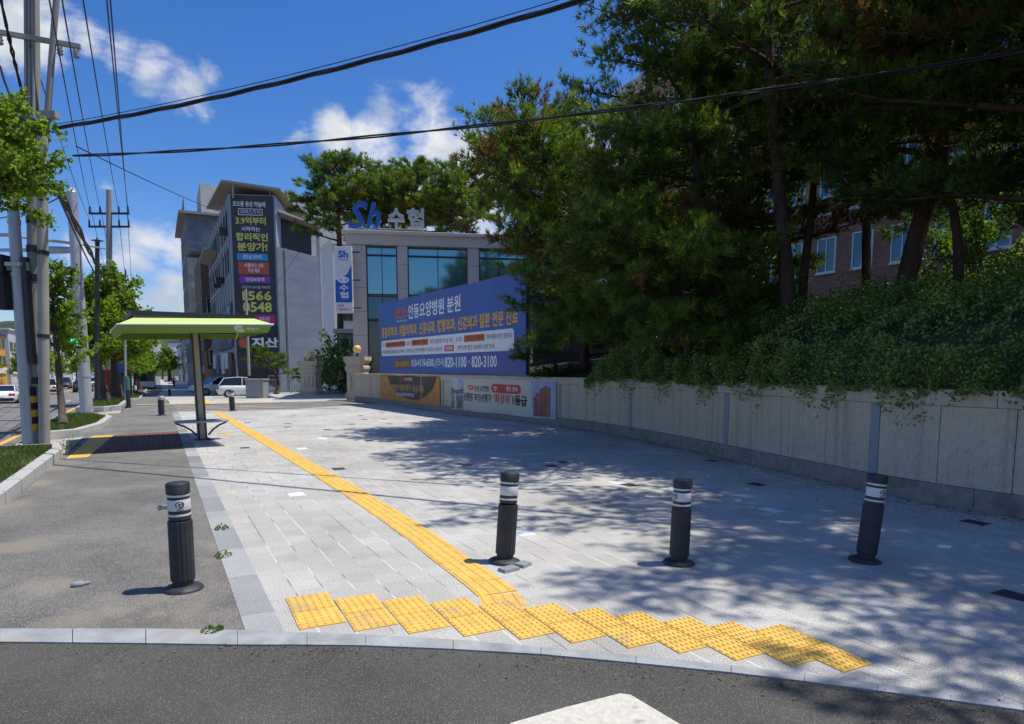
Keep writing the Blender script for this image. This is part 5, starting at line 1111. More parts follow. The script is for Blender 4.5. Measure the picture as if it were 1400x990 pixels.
# short street-light pole between them
p = pt(133, 560, 30); p.z = gz(p.y); t = thing('street_lamp', 'dark street lamp with a flat round hat above the trees', 'street lamp', p); tp = pt(133, 330, 30) - p
b = MB(); b.tube([(0, 0, 0), tp], [.11, .09], 10); b.build('shaft', M['dark'], t); b = MB(); b.lathe([(.09, -.1), (.10, 0), (.26, .03), (.05, .08), (.03, .16)], 16, off=tp); b.build('lamp_hat', M['dark'], t)
p = gp(172, 552); t = thing('sign_pole', 'thin pale pole with a small blue sign among the tree trunks', 'sign', p); z_ = depth(p)
b = MB(); b.tube([(0, 0, 0), pt(171, 462, z_) - p], .05, 8); b.build('shaft', M['galv'], t); c = pt(166, 503, z_) - p; b = MB(); b.box(c, (.34, .04, .4), -YAW); b.build('sign_plate', M['blue'], t)
p = gp(342, 540) + Vector((0, 4, 0)); p = pt(342, 545, 42); p.z = gz(p.y); t, _ = pole('utility_pole', 'slim pale pole with a black and yellow striped foot beside the white estate car', p, pt(336, 395, 42), .085, .07, 'conc', (), group='concrete utility poles')
b = MB(); b.tube([(0, 0, .1), (0, 0, 1.4)], .10, 10); g = b.build('guard_sleeve', M['black'], t)
b = MB()
for k in range(3): b.tube([(0, 0, .25 + k * .4), (0, 0, .45 + k * .4)], .103, 10)
b.build('yellow_stripe', M['yellow'], g)
# ------------------------------------------------------------ overhead cables
def cable(label, a, c, sag, r, n=24, twist=0, group='overhead cables', strands=1):
    a, c = Vector(a), Vector(c); b = MB(); d = (c - a); sd = Vector((d.y, -d.x, 0)).normalized()
    for s_ in range(strands):
        pts = []
        for i in range(n + 1):
            t = i / n; ph = s_ * 2 * PI / max(1, strands) + t * twist * 2 * PI
            pts.append(a + d * t - UP * (sag * 4 * t * (1 - t)) + (sd * math.cos(ph) + UP * math.sin(ph)) * (r * 1.15 if strands > 1 else 0))
        b.tube(pts, r, 6)
    o = b.build('overhead_cable', M['cable']); return tag(o, label, 'cable', group)
PA = pt(72, 176, zP - .1)
P1 = pt(760, 1, 8.9); dirv = P1 - PA
E1_ = PA + dirv * 1.75 + UP * .5
cable('thick twisted cable bundle from the big pole across the sky, the upper of two', PA, E1_, .38, .017, 90, 5.3, strands=3)
cable('thin messenger wire running just above the thick upper cable bundle', PA + UP * .07, E1_ + UP * .10, .38, .006, 40)
PA2 = pt(100, 213, zP); E2_ = pt(1345, 55, 8.0); 
cable('twin twisted cable crossing in front of the pines, the lower of two', PA2, E2_ + (E2_ - PA2) * .25, .30, .013, 80, 4.7, strands=2)
T1 = FP1[1]; d1 = FP1[2]
def onF(fp, py, s_): return fp[1] + fp[2] * ((pt(0, py, depth(fp[1])).z - fp[1].z) / fp[2].z) + RR * s_
for k, (s1, py, pxn, pyn, zn) in enumerate(((-1.05, 292, 60, -40, 9), (-.5, 292, 78, -40, 9), (.52, 292, 104, -60, 9), (1.05, 292, 140, -60, 9), (1.08, 310, 146, -60, 9), (-1.05, 310, 40, 60, 13))):
    cable('black power line running along the street to the far crossarms', onF(FP1, py, s1) + UP * .36, pt(pxn, pyn, zn), .25, .011, 20, group='power lines along the street')
for k, s1 in enumerate((-1.0, -.45, .5, 1.0)):
    cable('black power line between the two far poles with crossarms', onF(FP1, 292, s1) + UP * .36, onF(FP2, 390, s1) + UP * .36, .4, .014, 14, group='power lines between far poles')
cable('heavy black communication cable drooping from the big pole into the tree tops', pt(82, 262, zP), pt(150, 392, 33), .1, .035, 16, 3, strands=2)
cable('second black cable drooping beside the heavy one into the trees', pt(80, 268, zP), pt(137, 385, 33), .15, .022, 16)
cable('slender wire slanting down from the big pole towards the banner building', pt(104, 200, zP), pt(345, 300, 60), .3, .012, 20)
cable('slender wire looping from the banner building to the pines', pt(346, 420, 58), pt(425, 318, 50), .5, .015, 14)
cable('wire crossing from the signal pole to the left edge of the sky', pt(-20, 300, 16), pt(85, 268, zP + .2), .1, .012, 10)
cable('wire dropping from the upper left of the sky past the crossarm', pt(-5, -30, 11), pt(34, 140, zP - .2), .1, .018, 10, 4, strands=2)
cable('looping service wire left of the thick pole', pt(0, 90, zP - .3), pt(32, 128, zP - .3), .35, .022, 12)
# ------------------------------------------------------------ vehicles
def car(label, pos, rz, kind, paint, cat='car', name='parked_car', group=None):
    t = thing(name, label, cat, pos, rz, group)
    if kind == 'suv': L, Wd, zb, hr = 4.6, .92, .26, 1.68; top = [(-2.3, .62), (-2.26, .98), (-2.0, 1.06), (.95, 1.04), (1.5, .99), (2.05, .90), (2.28, .72), (2.32, .5)]; gh = [(-2.12, 1.04), (-1.72, 1.60), (-.6, 1.68), (.15, 1.63), (1.08, 1.02)]
    elif kind == 'coupe': L, Wd, zb, hr = 4.5, .95, .18, 1.32; top = [(-2.25, .55), (-2.2, .86), (-1.9, .93), (.6, .86), (1.3, .80), (1.95, .70), (2.2, .55), (2.25, .4)]; gh = [(-1.9, .90), (-.95, 1.28), (-.3, 1.32), (.1, 1.27), (.95, .84)]
    else: L, Wd, zb, hr = 4.7, .90, .22, 1.46; top = [(-2.35, .6), (-2.3, .93), (-1.7, .98), (.9, .92), (1.5, .87), (2.1, .76), (2.33, .58), (2.36, .42)]; gh = [(-1.75, .96), (-1.05, 1.41), (-.4, 1.46), (.15, 1.42), (1.05, .92)]
    xs = [p[0] for p in top]; b = MB(); rows = []
    def wid(x): u = abs(x) / (L / 2); return Wd * (1 - .16 * max(0, (u - .72) / .28) ** 2)
    sx = sorted(set([round(v, 3) for v in list(np.linspace(xs[0], xs[-1], 24))]))
    for x in sx:
        zt_ = float(np.interp(x, xs, [p[1] for p in top])); w = wid(x); lo = zb + .06 * max(0, (abs(x) / (L / 2) - .85) / .15)
        rows.append([(x, -w * .9, lo), (x, -w, lo + .16), (x, -w * 1.0, max(lo + .2, zt_ - .25)), (x, -w * .95, zt_ - .06), (x, -w * .8, zt_), (x, w * .8, zt_), (x, w * .95, zt_ - .06), (x, w, max(lo + .2, zt_ - .25)), (x, w, lo + .16), (x, w * .9, lo)])
    n = 10; vs = [p for r in rows for p in r]
    fs = [(i * n + j, i * n + (j + 1) % n, i * n + n + (j + 1) % n, i * n + n + j) for i in range(len(rows) - 1) for j in range(n)] + [tuple(range(n - 1, -1, -1)), tuple((len(rows) - 1) * n + j for j in range(n))]
    fs = [tuple(reversed(f)) for f in fs]
    b.add(vs, fs, 0, True); b.build('body', M[paint], t)
    # cabin glass and painted roof
    b = MB(); P = []
    for x, z in gh:
        u = (z - gh[0][1]) / (hr - gh[0][1]); w = Wd * (.90 - .20 * max(0, u)); P += [(x, -w, z), (x, w, z)]
    m_ = len(gh); vs = P + [(x, s * Wd * .90, gh[0][1] - .05) for x in (gh[0][0], gh[-1][0]) for s in (-1, 1)]
    fs = [(2 * i, 2 * i + 2, 2 * i + 3, 2 * i + 1) for i in range(m_ - 1)] + [tuple(2 * i for i in range(m_)), tuple(2 * i + 1 for i in reversed(range(m_)))]
    b.add(vs[:2 * m_], fs); b.build('window_glass', M['carglass'], t)
    b = MB(); q = gh[1:4]
    vs = []
    for x, z in q: u = (z - gh[0][1]) / (hr - gh[0][1]); w = Wd * (.90 - .20 * u) + .01; vs += [(x, -w, z - .05), (x, -w * .9, z + .02), (x, w * .9, z + .02), (x, w, z - .05)]
    b.add(vs, [(4 * i + j, 4 * i + 4 + j, 4 * i + 5 + j, 4 * i + 1 + j) for i in range(2) for j in range(3)], 0, True)
    for s in (-1, 1):
        for (x0, z0), (x1, z1) in ((gh[0], gh[1]), (gh[-1], gh[-2])):
            u = (z1 - gh[0][1]) / (hr - gh[0][1]); b.tube([(x0, s * Wd * .90, z0), (x1, s * Wd * (.90 - .2 * u), z1)], .035, 6)
        xm = -.35; b.tube([(xm, s * Wd * .90, gh[0][1]), (xm, s * Wd * .71, hr - .04)], .03, 6)
    b.build('roof', M[paint], t)
    r = .36 if kind == 'suv' else .33
    for x in (-L * .30, L * .305):
        for s in (-1, 1):
            b = MB(); Mw = Matrix.Rotation(R(90), 3, 'X'); b.lathe([(r * .6, -.10), (r * .95, -.11), (r, -.07), (r, .07), (r * .95, .11), (r * .6, .10)], 20, M=Mw, off=(x, s * (Wd - .09), r)); w_ = b.build('wheel', M['black'], t)
            b = MB(); b.lathe([(.02, -.115), (r * .62, -.112), (r * .62, .112), (.02, .115)], 10, M=Mw, off=(x, s * (Wd - .09), r), smooth=False); b.build('rim', M['steel'], w_)
            b = MB(); b.lathe([(r * 1.14, -.03), (r * 1.14, .03)], 20, M=Mw, off=(x, s * (Wd - .045), r + .015)); b.build('wheel_arch', M['black'], t)
    for s in (-1, 1):
        b = MB(); zt_ = top[1][1] - .17; b.box((-L / 2 + .14, s * Wd * .73, zt_), (.22, .34, .16), s * -.25); b.build('tail_light', M['red'], t)
        b = MB(); b.box((L / 2 - .22, s * Wd * .72, top[-2][1] - .03), (.3, .36, .14), s * -.35); b.build('headlight', M['refl'], t)
        b = MB(); b.box((gh[-1][0] - .15, s * (Wd + .08), gh[-1][1] + .08), (.14, .2, .14)); b.build('mirror', M[paint], t)
    b = MB(); b.box((-L / 2 + .01, 0, zb + .16), (.12, Wd * 1.7, .2)); b.box((L / 2 - .04, 0, zb + .14), (.12, Wd * 1.6, .18)); b.build('bumper', M['black'], t)
    b = MB(); b.box((-L / 2 - .02, 0, .62 if kind != 'coupe' else .5), (.03, .5, .12)); b.build('number_plate', M['white'], t)
    return t
road = lambda px, py: gp(px, py, -.13) + UP * -.13
def on_road(px, z, dx=0):
    p = pt(px, 520, z); return Vector((p.x, p.y, gz(p.y) - .13))
car('white sports coupe driving away on the road at the left edge', road(9, 551), R(90), 'coupe', 'car_white', name='car')
car('pale silver estate car driving away between the concrete pole and the young ginkgo', on_road(68, 72), R(90), 'suv', 'car_silver', name='car')
car('dark blue car coming the other way behind the young ginkgo trunk', on_road(86, 98), R(-90), 'suv', 'car_dark', name='car')
car('black hatchback driving away left of the pedestrian signal pole', on_road(113, 80), R(90), 'sedan', 'car_dark', name='car')
car('white van like car far down the road beside the pedestrian signal pole', on_road(128, 104), R(90), 'suv', 'car_white', name='car')
rgt = math.atan2((RR * .93 + FC * .37).y, (RR * .93 + FC * .37).x)
p = pt(338, 543, 56); p.z = gz(p.y); car('white estate car parked in front of the banner building, seen from its tail', p, rgt, 'suv', 'car_white')
p = pt(296, 536, 63); p.z = gz(p.y); car('white car with its headlights towards the pavement, half hidden by the white estate car', p, rgt + PI + .5, 'suv', 'car_white')
p = pt(236, 520, 125); p.z = gz(p.y) - .1
# bus
p = pt(199, 523, 92); p = Vector((p.x, p.y, gz(p.y) - .13)); t = thing('bus', 'bus with dark windscreen far down the street under the trees', 'bus', p, R(-90))
b = MB(); b.box((0, 0, 1.75), (9.5, 2.4, 2.7)); b.build('body', M['car_white'], t, bevel=.12)
b = MB(); b.box((4.76, 0, 1.95), (.06, 2.2, 1.5)); b.build('windscreen', M['carglass'], t); b = MB(); b.box((4.78, 0, 2.95), (.06, 2.0, .3)); b.build('destination_panel', M['red'], t)
for s in (-1, 1):
    b = MB(); b.box((0, s * 1.205, 2.1), (8.6, .04, .95)); b.build('window_row', M['carglass'], t)
    for x in (-2.8, 2.9): b = MB(); b.lathe([(.48, -.14), (.48, .14)], 16, M=Matrix.Rotation(R(90), 3, 'X'), off=(x, s * 1.08, .48)); b.build('wheel', M['black'], t)
# ------------------------------------------------------------ people
def skinned(name, nodes, edges, mat, parent, sub=2):
    me = bpy.data.meshes.new(name); me.from_pydata([n_[0] for n_ in nodes], edges, []); o = bpy.data.objects.new(name, me)
    tmp = bpy.data.scenes.new('tmp'); tmp.collection.objects.link(o)
    m = o.modifiers.new('skin', 'SKIN'); m.use_smooth_shade = True; m.branch_smoothing = .6; s_ = o.modifiers.new('s', 'SUBSURF'); s_.levels = sub; s_.render_levels = sub
    if not me.skin_vertices: 
        me.attributes  # skin layer is created with the modifier
    sv = me.skin_vertices[0].data if me.skin_vertices else None
    if sv:
        for i, n_ in enumerate(nodes): sv[i].radius = n_[1]; sv[i].use_root = (i == 0)
    vl = tmp.view_layers[0]; vl.update(); res = bpy.data.meshes.new_from_object(o.evaluated_get(vl.depsgraph)); 
    bpy.data.objects.remove(o); bpy.data.scenes.remove(tmp)
    res.materials.clear(); res.materials.append(mat); ob_ = bpy.data.objects.new(name, res); COL.objects.link(ob_)
    if parent is not None: ob_.parent = parent
    return ob_
M['skin'] = pm('skin', (.42, .25, .18), .55, .06, 6); M['hair'] = pm('black_hair', (.012, .010, .009), .5, .2, 20)
def person(label, pos, rz, h, top, bottom, stride=.18):
    t = thing('person', label, 'person', pos, rz); k = h / 1.7
    def V(x, y, z): return (x * k, y * k, z * k)
    nodes = [(V(0, 0, .93), (.135 * k, .10 * k)), (V(0, 0, 1.15), (.125 * k, .09 * k)), (V(0, .01, 1.36), (.15 * k, .095 * k)), (V(0, .01, 1.45), (.06 * k, .055 * k)), (V(0, .03, 1.53), (.07 * k, .08 * k)), (V(0, .04, 1.63), (.075 * k, .09 * k)), (V(0, .03, 1.69), (.045 * k, .05 * k))]
    edges = [(0, 1), (1, 2), (2, 3), (3, 4), (4, 5), (5, 6)]
    for s in (-1, 1):
        i = len(nodes); nodes += [(V(s * .10, 0, .86), (.09 * k, .09 * k)), (V(s * .10, s * stride * .5 + .03, .48), (.06 * k, .06 * k)), (V(s * .10, s * stride, .09), (.042 * k, .042 * k)), (V(s * .11, s * stride + .14, .04), (.04 * k, .035 * k))]
        edges += [(0, i), (i, i + 1), (i + 1, i + 2), (i + 2, i + 3)]
        j = len(nodes); nodes += [(V(s * .19, .01, 1.38), (.05 * k, .05 * k)), (V(s * .24, -s * stride * .35, 1.12), (.04 * k, .04 * k)), (V(s * .25, -s * stride * .6 + .05, .88), (.03 * k, .03 * k)), (V(s * .25, -s * stride * .6 + .08, .79), (.032 * k, .02 * k))]
        edges += [(2, j), (j, j + 1), (j + 1, j + 2), (j + 2, j + 3)]
    skinned('body', nodes, edges, M['skin'], t)
    g = 1.16
    sh_n = [(n_[0], (n_[1][0] * g, n_[1][1] * g)) for n_ in (nodes[0], nodes[1], nodes[2])]; sh_e = [(0, 1), (1, 2)]
    for j in (11, 19): q = len(sh_n); sh_n += [(nodes[j][0], tuple(r * 1.3 for r in nodes[j][1])), (tuple(np.array(nodes[j][0]) * .35 + np.array(nodes[j + 1][0]) * .65), tuple(r * 1.35 for r in nodes[j + 1][1]))]; sh_e += [(2, q), (q, q + 1)]
    skinned('shirt', sh_n, sh_e, M[top], t)
    tr_n = [(nodes[0][0], (nodes[0][1][0] * 1.12, nodes[0][1][1] * 1.15))]; tr_e = []
    for j in (7, 15): q = len(tr_n); tr_n += [(nodes[j + i][0], tuple(r * 1.2 for r in nodes[j + i][1])) for i in range(3)]; tr_e += [(0, q), (q, q + 1), (q + 1, q + 2)]
    skinned('trousers', tr_n, tr_e, M[bottom], t)
    b = MB(); b.sphere(V(0, .015, 1.645), .105 * k, 14, 10, sq=(.9, 1.0, .9)); b.v = [v for v in b.v]; b.build('hair', M['hair'], t)
    b = MB()
    for s in (-1, 1): b.sphere(V(s * .032, .125, 1.60), .012 * k, 8, 6)
    b.build('eyes', M['black'], t)
    b = MB(); b.sphere(V(0, .135, 1.57), .016 * k, 8, 6, sq=(.8, 1, 1.4)); b.build('nose', M['skin'], t)
    return t
M['pinkshirt'] = pm('pink_shirt', (.42, .10, .17), .8, .1, 6); M['whiteshirt'] = pm('white_shirt', (.6, .6, .6), .8, .1, 6); M['darktrousers'] = pm('dark_trousers', (.03, .03, .04), .8, .1, 6)
p = pt(467, 538, 43); p.z = 0; person('person in a pink top and dark trousers by the gate pillar', p, R(60), 1.62, 'pinkshirt', 'darktrousers')
p = pt(238, 530, 95); p.z = gz(p.y); person('person in a white top walking on the far right pavement', p, R(200), 1.72, 'whiteshirt', 'darktrousers', .22)
# ------------------------------------------------------------ foliage
def npmesh(name, V, nper, mat, parent, tint, smooth=False):
    n = len(V) // nper; me = bpy.data.meshes.new(name); me.vertices.add(len(V)); me.vertices.foreach_set('co', V.astype(np.float32).ravel())
    me.loops.add(len(V)); me.loops.foreach_set('vertex_index', np.arange(len(V), dtype=np.int32)); me.polygons.add(n); me.polygons.foreach_set('loop_start', np.arange(0, len(V), nper, dtype=np.int32))
    try: me.polygons.foreach_set('loop_total', np.full(n, nper, dtype=np.int32))
    except Exception: pass
    a = me.attributes.new('tint', 'FLOAT', 'FACE'); a.data.foreach_set('value', tint.astype(np.float32))
    me.update(calc_edges=True); me.materials.append(mat); o = bpy.data.objects.new(name, me); COL.objects.link(o)
    if parent is not None: o.parent = parent
    return o
def unit(a): return a / np.maximum(np.linalg.norm(a, axis=-1, keepdims=True), 1e-9)
def needles(name, P, D, mat, parent, L=.13, k=11, w=.011, spread=.75, tint=None):
    n = len(P); d = unit(D[:, None, :] + spread * unit(RNG.normal(size=(n, k, 3)))); s = unit(np.cross(d, unit(RNG.normal(size=(n, k, 3))))) * w / 2
    l = L * RNG.uniform(.65, 1.2, (n, k, 1)); b0 = P[:, None, :] + d * .01
    V = np.stack([b0 - s, b0 + s, b0 + d * l], 2).reshape(-1, 3); t = np.repeat(tint[:, None], k, 1) if np.ndim(tint) else np.full((n, k), .5)
    t = np.where(t < 1.0, np.clip(t + RNG.normal(0, .06, (n, k)), 0, .97), t)
    return npmesh(name, V, 3, mat, parent, t.ravel())
def leaves(name, P, D, mat, parent, size=.06, flat=.8, tint=None, aspect=.75):
    n = len(P); nrm = unit(D * flat + unit(RNG.normal(size=(n, 3)))); u = unit(np.cross(nrm, unit(RNG.normal(size=(n, 3))))); v = np.cross(nrm, u); s = size * RNG.uniform(.65, 1.3, (n, 1))
    V = np.stack([P - u * s * .5, P + v * s * .5 * aspect + nrm * s * .08, P + u * s * .5, P - v * s * .5 * aspect + nrm * s * .08], 1).reshape(-1, 3)
    return npmesh(name, V, 4, mat, parent, tint)
GP_ = [(0, (.010, .026, .008)), (.45, (.030, .070, .018)), (.8, (.060, .125, .028)), (.95, (.105, .175, .035)), (1.0, (.10, .05, .022))]
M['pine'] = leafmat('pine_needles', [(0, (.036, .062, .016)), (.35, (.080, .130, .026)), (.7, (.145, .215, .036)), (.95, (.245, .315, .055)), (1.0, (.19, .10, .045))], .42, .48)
M['ginkgo'] = leafmat('ginkgo_leaves', [(0, (.085, .14, .018)), (.5, (.18, .27, .030)), (1.0, (.28, .35, .05))], .5, .5)
M['broad'] = leafmat('broad_leaves', [(0, (.05, .10, .018)), (.5, (.12, .20, .028)), (1.0, (.20, .29, .04))], .5, .5)
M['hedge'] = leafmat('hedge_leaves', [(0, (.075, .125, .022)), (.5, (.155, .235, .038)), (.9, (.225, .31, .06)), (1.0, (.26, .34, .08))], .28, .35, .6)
M['grass'] = leafmat('grass_blades', [(0, (.055, .085, .018)), (.6, (.11, .165, .030)), (1.0, (.21, .20, .07))], .6, .3)
def rnd_unit(r): 
    a = r.uniform(0, 2 * PI); z = r.uniform(-1, 1); q = math.sqrt(1 - z * z); return Vector((q * math.cos(a), q * math.sin(a), z))
def path_at(P, t):
    k = t * (len(P) - 1); i = min(int(k), len(P) - 2); return P[i].lerp(P[i + 1], k - i)
def pine_tree(label, trunk, r0, n, t0, Lmax, seed, bias=None, bstr=.0, dens=1.0, brown=.08, L=.165, k=12, w=.0155, group='pine trees', up=.12, low=(1.0, .6), step=.2, name='pine_tree', bare=.28, azlim=None, tone=(.15, .8)):
    r = random.Random(seed); base = trunk[0]; t = thing(name, label, 'tree', base, 0, group); T = catmull([Vector(p) - base for p in trunk], 5)
    b = MB(); m_ = len(T); b.tube(T, [r0 * (1 - .75 * (i / (m_ - 1)) ** .9) + (.06 * (1 - i / 3) * (i < 3)) for i in range(m_)], 10)
    S0 = []; SD = []; SL = []; SB = []; ST = []
    for i in range(n):
        ft = t0 + (1 - t0) * ((i + r.uniform(0, .9)) / n) ** .85; ft = min(ft, 1); p0 = path_at(T, ft); az = i * 2.399 + r.uniform(-.5, .5)
        if azlim: az = azlim[0] + r.uniform(-1, 1) * azlim[1]
        dirh = Vector((math.cos(az), math.sin(az), 0)); f = (ft - t0) / (1 - t0 + 1e-6)
        lim = Lmax * (low[1] + (low[0] - low[1]) * (1 - f)) * (1 - .55 * max(0, f - .55) / .45) * r.uniform(.7, 1.1)
        if bias is not None: lim *= 1 + bstr * dirh.dot(bias)
        pts = [p0]; d = (dirh + UP * (up + .65 * f * f)).normalized(); ns = max(4, int(lim / .3)); bend = Vector((r.uniform(-.5, .5), r.uniform(-.5, .5), r.uniform(-.18, .12)))
        for s_ in range(ns): d = (d + bend * (.7 / ns) + rnd_unit(r) * .14 + UP * (.05 if s_ > ns * .6 else -.02)).normalized(); pts.append(pts[-1] + d * lim / ns)
        b.tube(pts, [max(.009, r0 * .36 * (lim / Lmax) * (1 - j / (len(pts) - .5))) for j in range(len(pts))], 5, cap=False)
        nsub = max(3, int(lim * (1 - bare) / step)); isb = r.random() < brown
        for q in range(nsub):
            ff = bare + (1 - bare) * (q + r.uniform(.2, .8)) / nsub; sp = path_at(pts, ff); dl = (path_at(pts, min(1, ff + .05)) - path_at(pts, max(0, ff - .05))).normalized()
            for sd in (-1, 1, 0):
                if sd == 0 and r.random() > .5: continue
                side = dl.cross(UP).normalized() * sd; sdv = (dl * r.uniform(.4, .95) + side * r.uniform(.6, 1.0) + UP * r.uniform(-.12, .45) + (UP * .5 if sd == 0 else Vector())).normalized(); sl = r.uniform(.45, 1.0) * (1.2 - .5 * ff) * min(1.2, lim / 2.0)
                if r.random() < .6: b.tube([sp, sp + sdv * sl], [.011, .004], 3, cap=False)
                bb_ = (isb and r.random() < .75) or r.random() < brown * .3
                S0.append(sp); SD.append(sdv); SL.append(sl); SB.append(bb_); ST.append(r.uniform(*tone))
    b.build('trunk', M['bark'], t)
    S0 = np.array([tuple(p) for p in S0]); SD = np.array([tuple(p) for p in SD]); SL = np.array(SL); SB = np.array(SB); ST = np.array(ST)
    cnt = np.maximum(4, (SL / .056 * dens).astype(int)); ix = np.repeat(np.arange(len(SL)), cnt); m = len(ix)
    fu = .15 + .85 * RNG.random(m); side = unit(np.cross(SD[ix], unit(RNG.normal(size=(m, 3))))); sg = RNG.uniform(0, 1, m) ** .7
    lat = side * (SL[ix] * .26 * (1.05 - .7 * fu) * sg)[:, None]; lat[:, 2] *= .55
    P = S0[ix] + SD[ix] * (SL[ix] * fu)[:, None] + lat + RNG.normal(0, .02, (m, 3))
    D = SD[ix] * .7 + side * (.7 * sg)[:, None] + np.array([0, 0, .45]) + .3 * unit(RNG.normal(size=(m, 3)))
    tt = np.clip(ST[ix] + .55 * (fu - .55) + RNG.normal(0, .08, m), 0, .97); tt = np.where(SB[ix] & (RNG.random(m) < .85), 1.0, tt)  # tint lighter towards shoot tips: sunlit highlights painted into the needle colour
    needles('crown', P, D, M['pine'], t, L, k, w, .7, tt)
    return t
def ginkgo(label, trunk, r0, n, t0, Lmax, seed, leaf=.065, per=9, mat='ginkgo', bark='bark_g', group='street ginkgo trees', name='ginkgo_tree', up=.35, step=.13, spread=.12, flat=.6):
    r = random.Random(seed); base = trunk[0]; t = thing(name, label, 'tree', base, 0, group); T = catmull([Vector(p) - base for p in trunk], 4); m_ = len(T)
    b = MB(); b.tube(T, [r0 * (1 - .7 * i / (m_ - 1)) + (.05 * (1 - i / 2) * (i < 2)) for i in range(m_)], 10); P = []; D = []; TT = []
    for i in range(n):
        ft = t0 + (1 - t0) * (i + r.random()) / n; p0 = path_at(T, ft); az = i * 2.399 + r.uniform(-.4, .4); f = (ft - t0) / (1 - t0)
        lim = Lmax * (1 - .5 * f) * r.uniform(.65, 1.1); d = (Vector((math.cos(az), math.sin(az), 0)) + UP * (up + .6 * f)).normalized(); pts = [p0]; ns = 6
        for s_ in range(ns): d = (d + rnd_unit(r) * .22).normalized(); pts.append(pts[-1] + d * lim / ns)
        b.tube(pts, [max(.008, r0 * .35 * (1 - j / (ns + .6))) for j in range(ns + 1)], 5, cap=False)
        subs = [pts]
        for q in range(int(lim / .35) + 1):
            sp = path_at(pts, r.uniform(.2, .95)); sd = (rnd_unit(r) + UP * .3 + d * .5).normalized(); e = [sp, sp + sd * lim * r.uniform(.15, .34)]; b.tube(e, [.010, .005], 4, cap=False); subs.append(e)
        for sb in subs:
            L_ = (sb[-1] - sb[0]).length; cnt = max(2, int(L_ / step)); bt_ = r.uniform(.25, .75)
            for u in range(cnt):
                c = path_at(sb, .15 + .85 * (u + r.random()) / cnt)
                P.append(tuple(c)); TT.append(bt_)
    b.build('trunk', M[bark], t); C = np.repeat(np.array(P), per, 0); m = len(C); tt = np.clip(np.repeat(np.array(TT), per) + RNG.uniform(-.3, .3, m), 0, 1)
    leaves('crown', C + unit(RNG.normal(size=(m, 3))) * RNG.uniform(.02, spread, (m, 1)), np.array([0, 0, .9]) + .5 * unit(RNG.normal(size=(m, 3))), M[mat], t, leaf, flat, tt, .9)
    return t
# ------------------------------------------------------------ raised bed behind the wall, hedge and trees
def hill_z(d): return 1.15 + (min(d, 6) / 6) ** .75 * 1.35
def bedp(s, d): p, nn = wall_at(s); q = p - nn * d; return Vector((q.x, q.y, hill_z(d)))
b = MB(); S_ = list(np.linspace(0, WLEN - 2, 40)); D_ = [.28, .6, 1.2, 2, 3, 4.5, 6, 9, 13, 22]; vs = []
for s in S_:
    for d in D_: vs.append(tuple(bedp(s, d)))
nd = len(D_); b.add(vs, [(i * nd + j, (i + 1) * nd + j, (i + 1) * nd + j + 1, i * nd + j + 1) for i in range(len(S_) - 1) for j in range(nd - 1)], 0, True)
struct(b.build('terrain', M['soil']))
# hedge: one clipped bank of small leaves that spills over the wall
s_end = s_of_px(806)
def hedge_h(s, d):
    """height of the hedge surface above the ground line, d behind the wall face"""
    e = max(0, min(1, (s_end - s) / 1.4)); e = math.sin(e * PI / 2) ** .7
    near = max(0, min(1, (s_end - s) / 9))
    h = 1.52 + .92 * min(1, (max(d, 0) / .55)) ** .5 + max(0, d - .5) * .19 + .10 * math.sin(s * 1.3) + .08 * math.sin(s * 2.9 + d * 2) + .10 * math.sin(d * 2.3 + s)
    return 1.3 + (h - 1.3) * e
b = MB(); S2 = np.linspace(0.5, s_end, 46); D2 = [-.02, .1, .3, .6, 1.1, 1.8, 2.6, 3.6, 4.6]; vs = []
for s in S2:
    for d in D2: p, nn = wall_at(s); q = p - nn * (d + .32); vs.append((q.x, q.y, hedge_h(s, d) - .34))
nd = len(D2); hb = thing('hedge', 'dense dark green hedge spilling over the top of the granite wall', 'hedge', (8.5, 6, 1.3))
b.add(vs, [(i * nd + j, (i + 1) * nd + j, (i + 1) * nd + j + 1, i * nd + j + 1) for i in range(len(S2) - 1) for j in range(nd - 1)], 0, True); 
M['twigs'] = pm('hedge_twigs', (.05, .08, .028), .95, .5, 14, .8); b.build('stems', M['twigs'], hb, world=True)
P = []; D = []; T_ = []; r = random.Random(3)
for _ in range(115000):
    s = r.uniform(.5, s_end + .12); d = -.16 + 4.6 * r.random() ** 2.5; p, nn = wall_at(s)
    near_w = max(0, 1 - depth(p) / 22)
    z = hedge_h(s, d); ez = .05
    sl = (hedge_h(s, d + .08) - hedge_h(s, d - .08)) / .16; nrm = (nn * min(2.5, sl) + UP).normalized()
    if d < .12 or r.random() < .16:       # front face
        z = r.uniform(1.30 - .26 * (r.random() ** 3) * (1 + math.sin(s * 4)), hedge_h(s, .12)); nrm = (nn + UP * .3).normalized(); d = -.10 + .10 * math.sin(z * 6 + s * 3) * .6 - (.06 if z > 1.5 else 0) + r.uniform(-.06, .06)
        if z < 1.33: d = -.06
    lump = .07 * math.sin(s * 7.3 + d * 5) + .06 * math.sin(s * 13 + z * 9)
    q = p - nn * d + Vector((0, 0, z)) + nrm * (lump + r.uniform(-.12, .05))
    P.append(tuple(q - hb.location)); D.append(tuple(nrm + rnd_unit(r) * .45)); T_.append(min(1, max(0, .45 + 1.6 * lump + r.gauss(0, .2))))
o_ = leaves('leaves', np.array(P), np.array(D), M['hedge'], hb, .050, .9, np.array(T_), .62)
o_['kind'] = 'stuff'
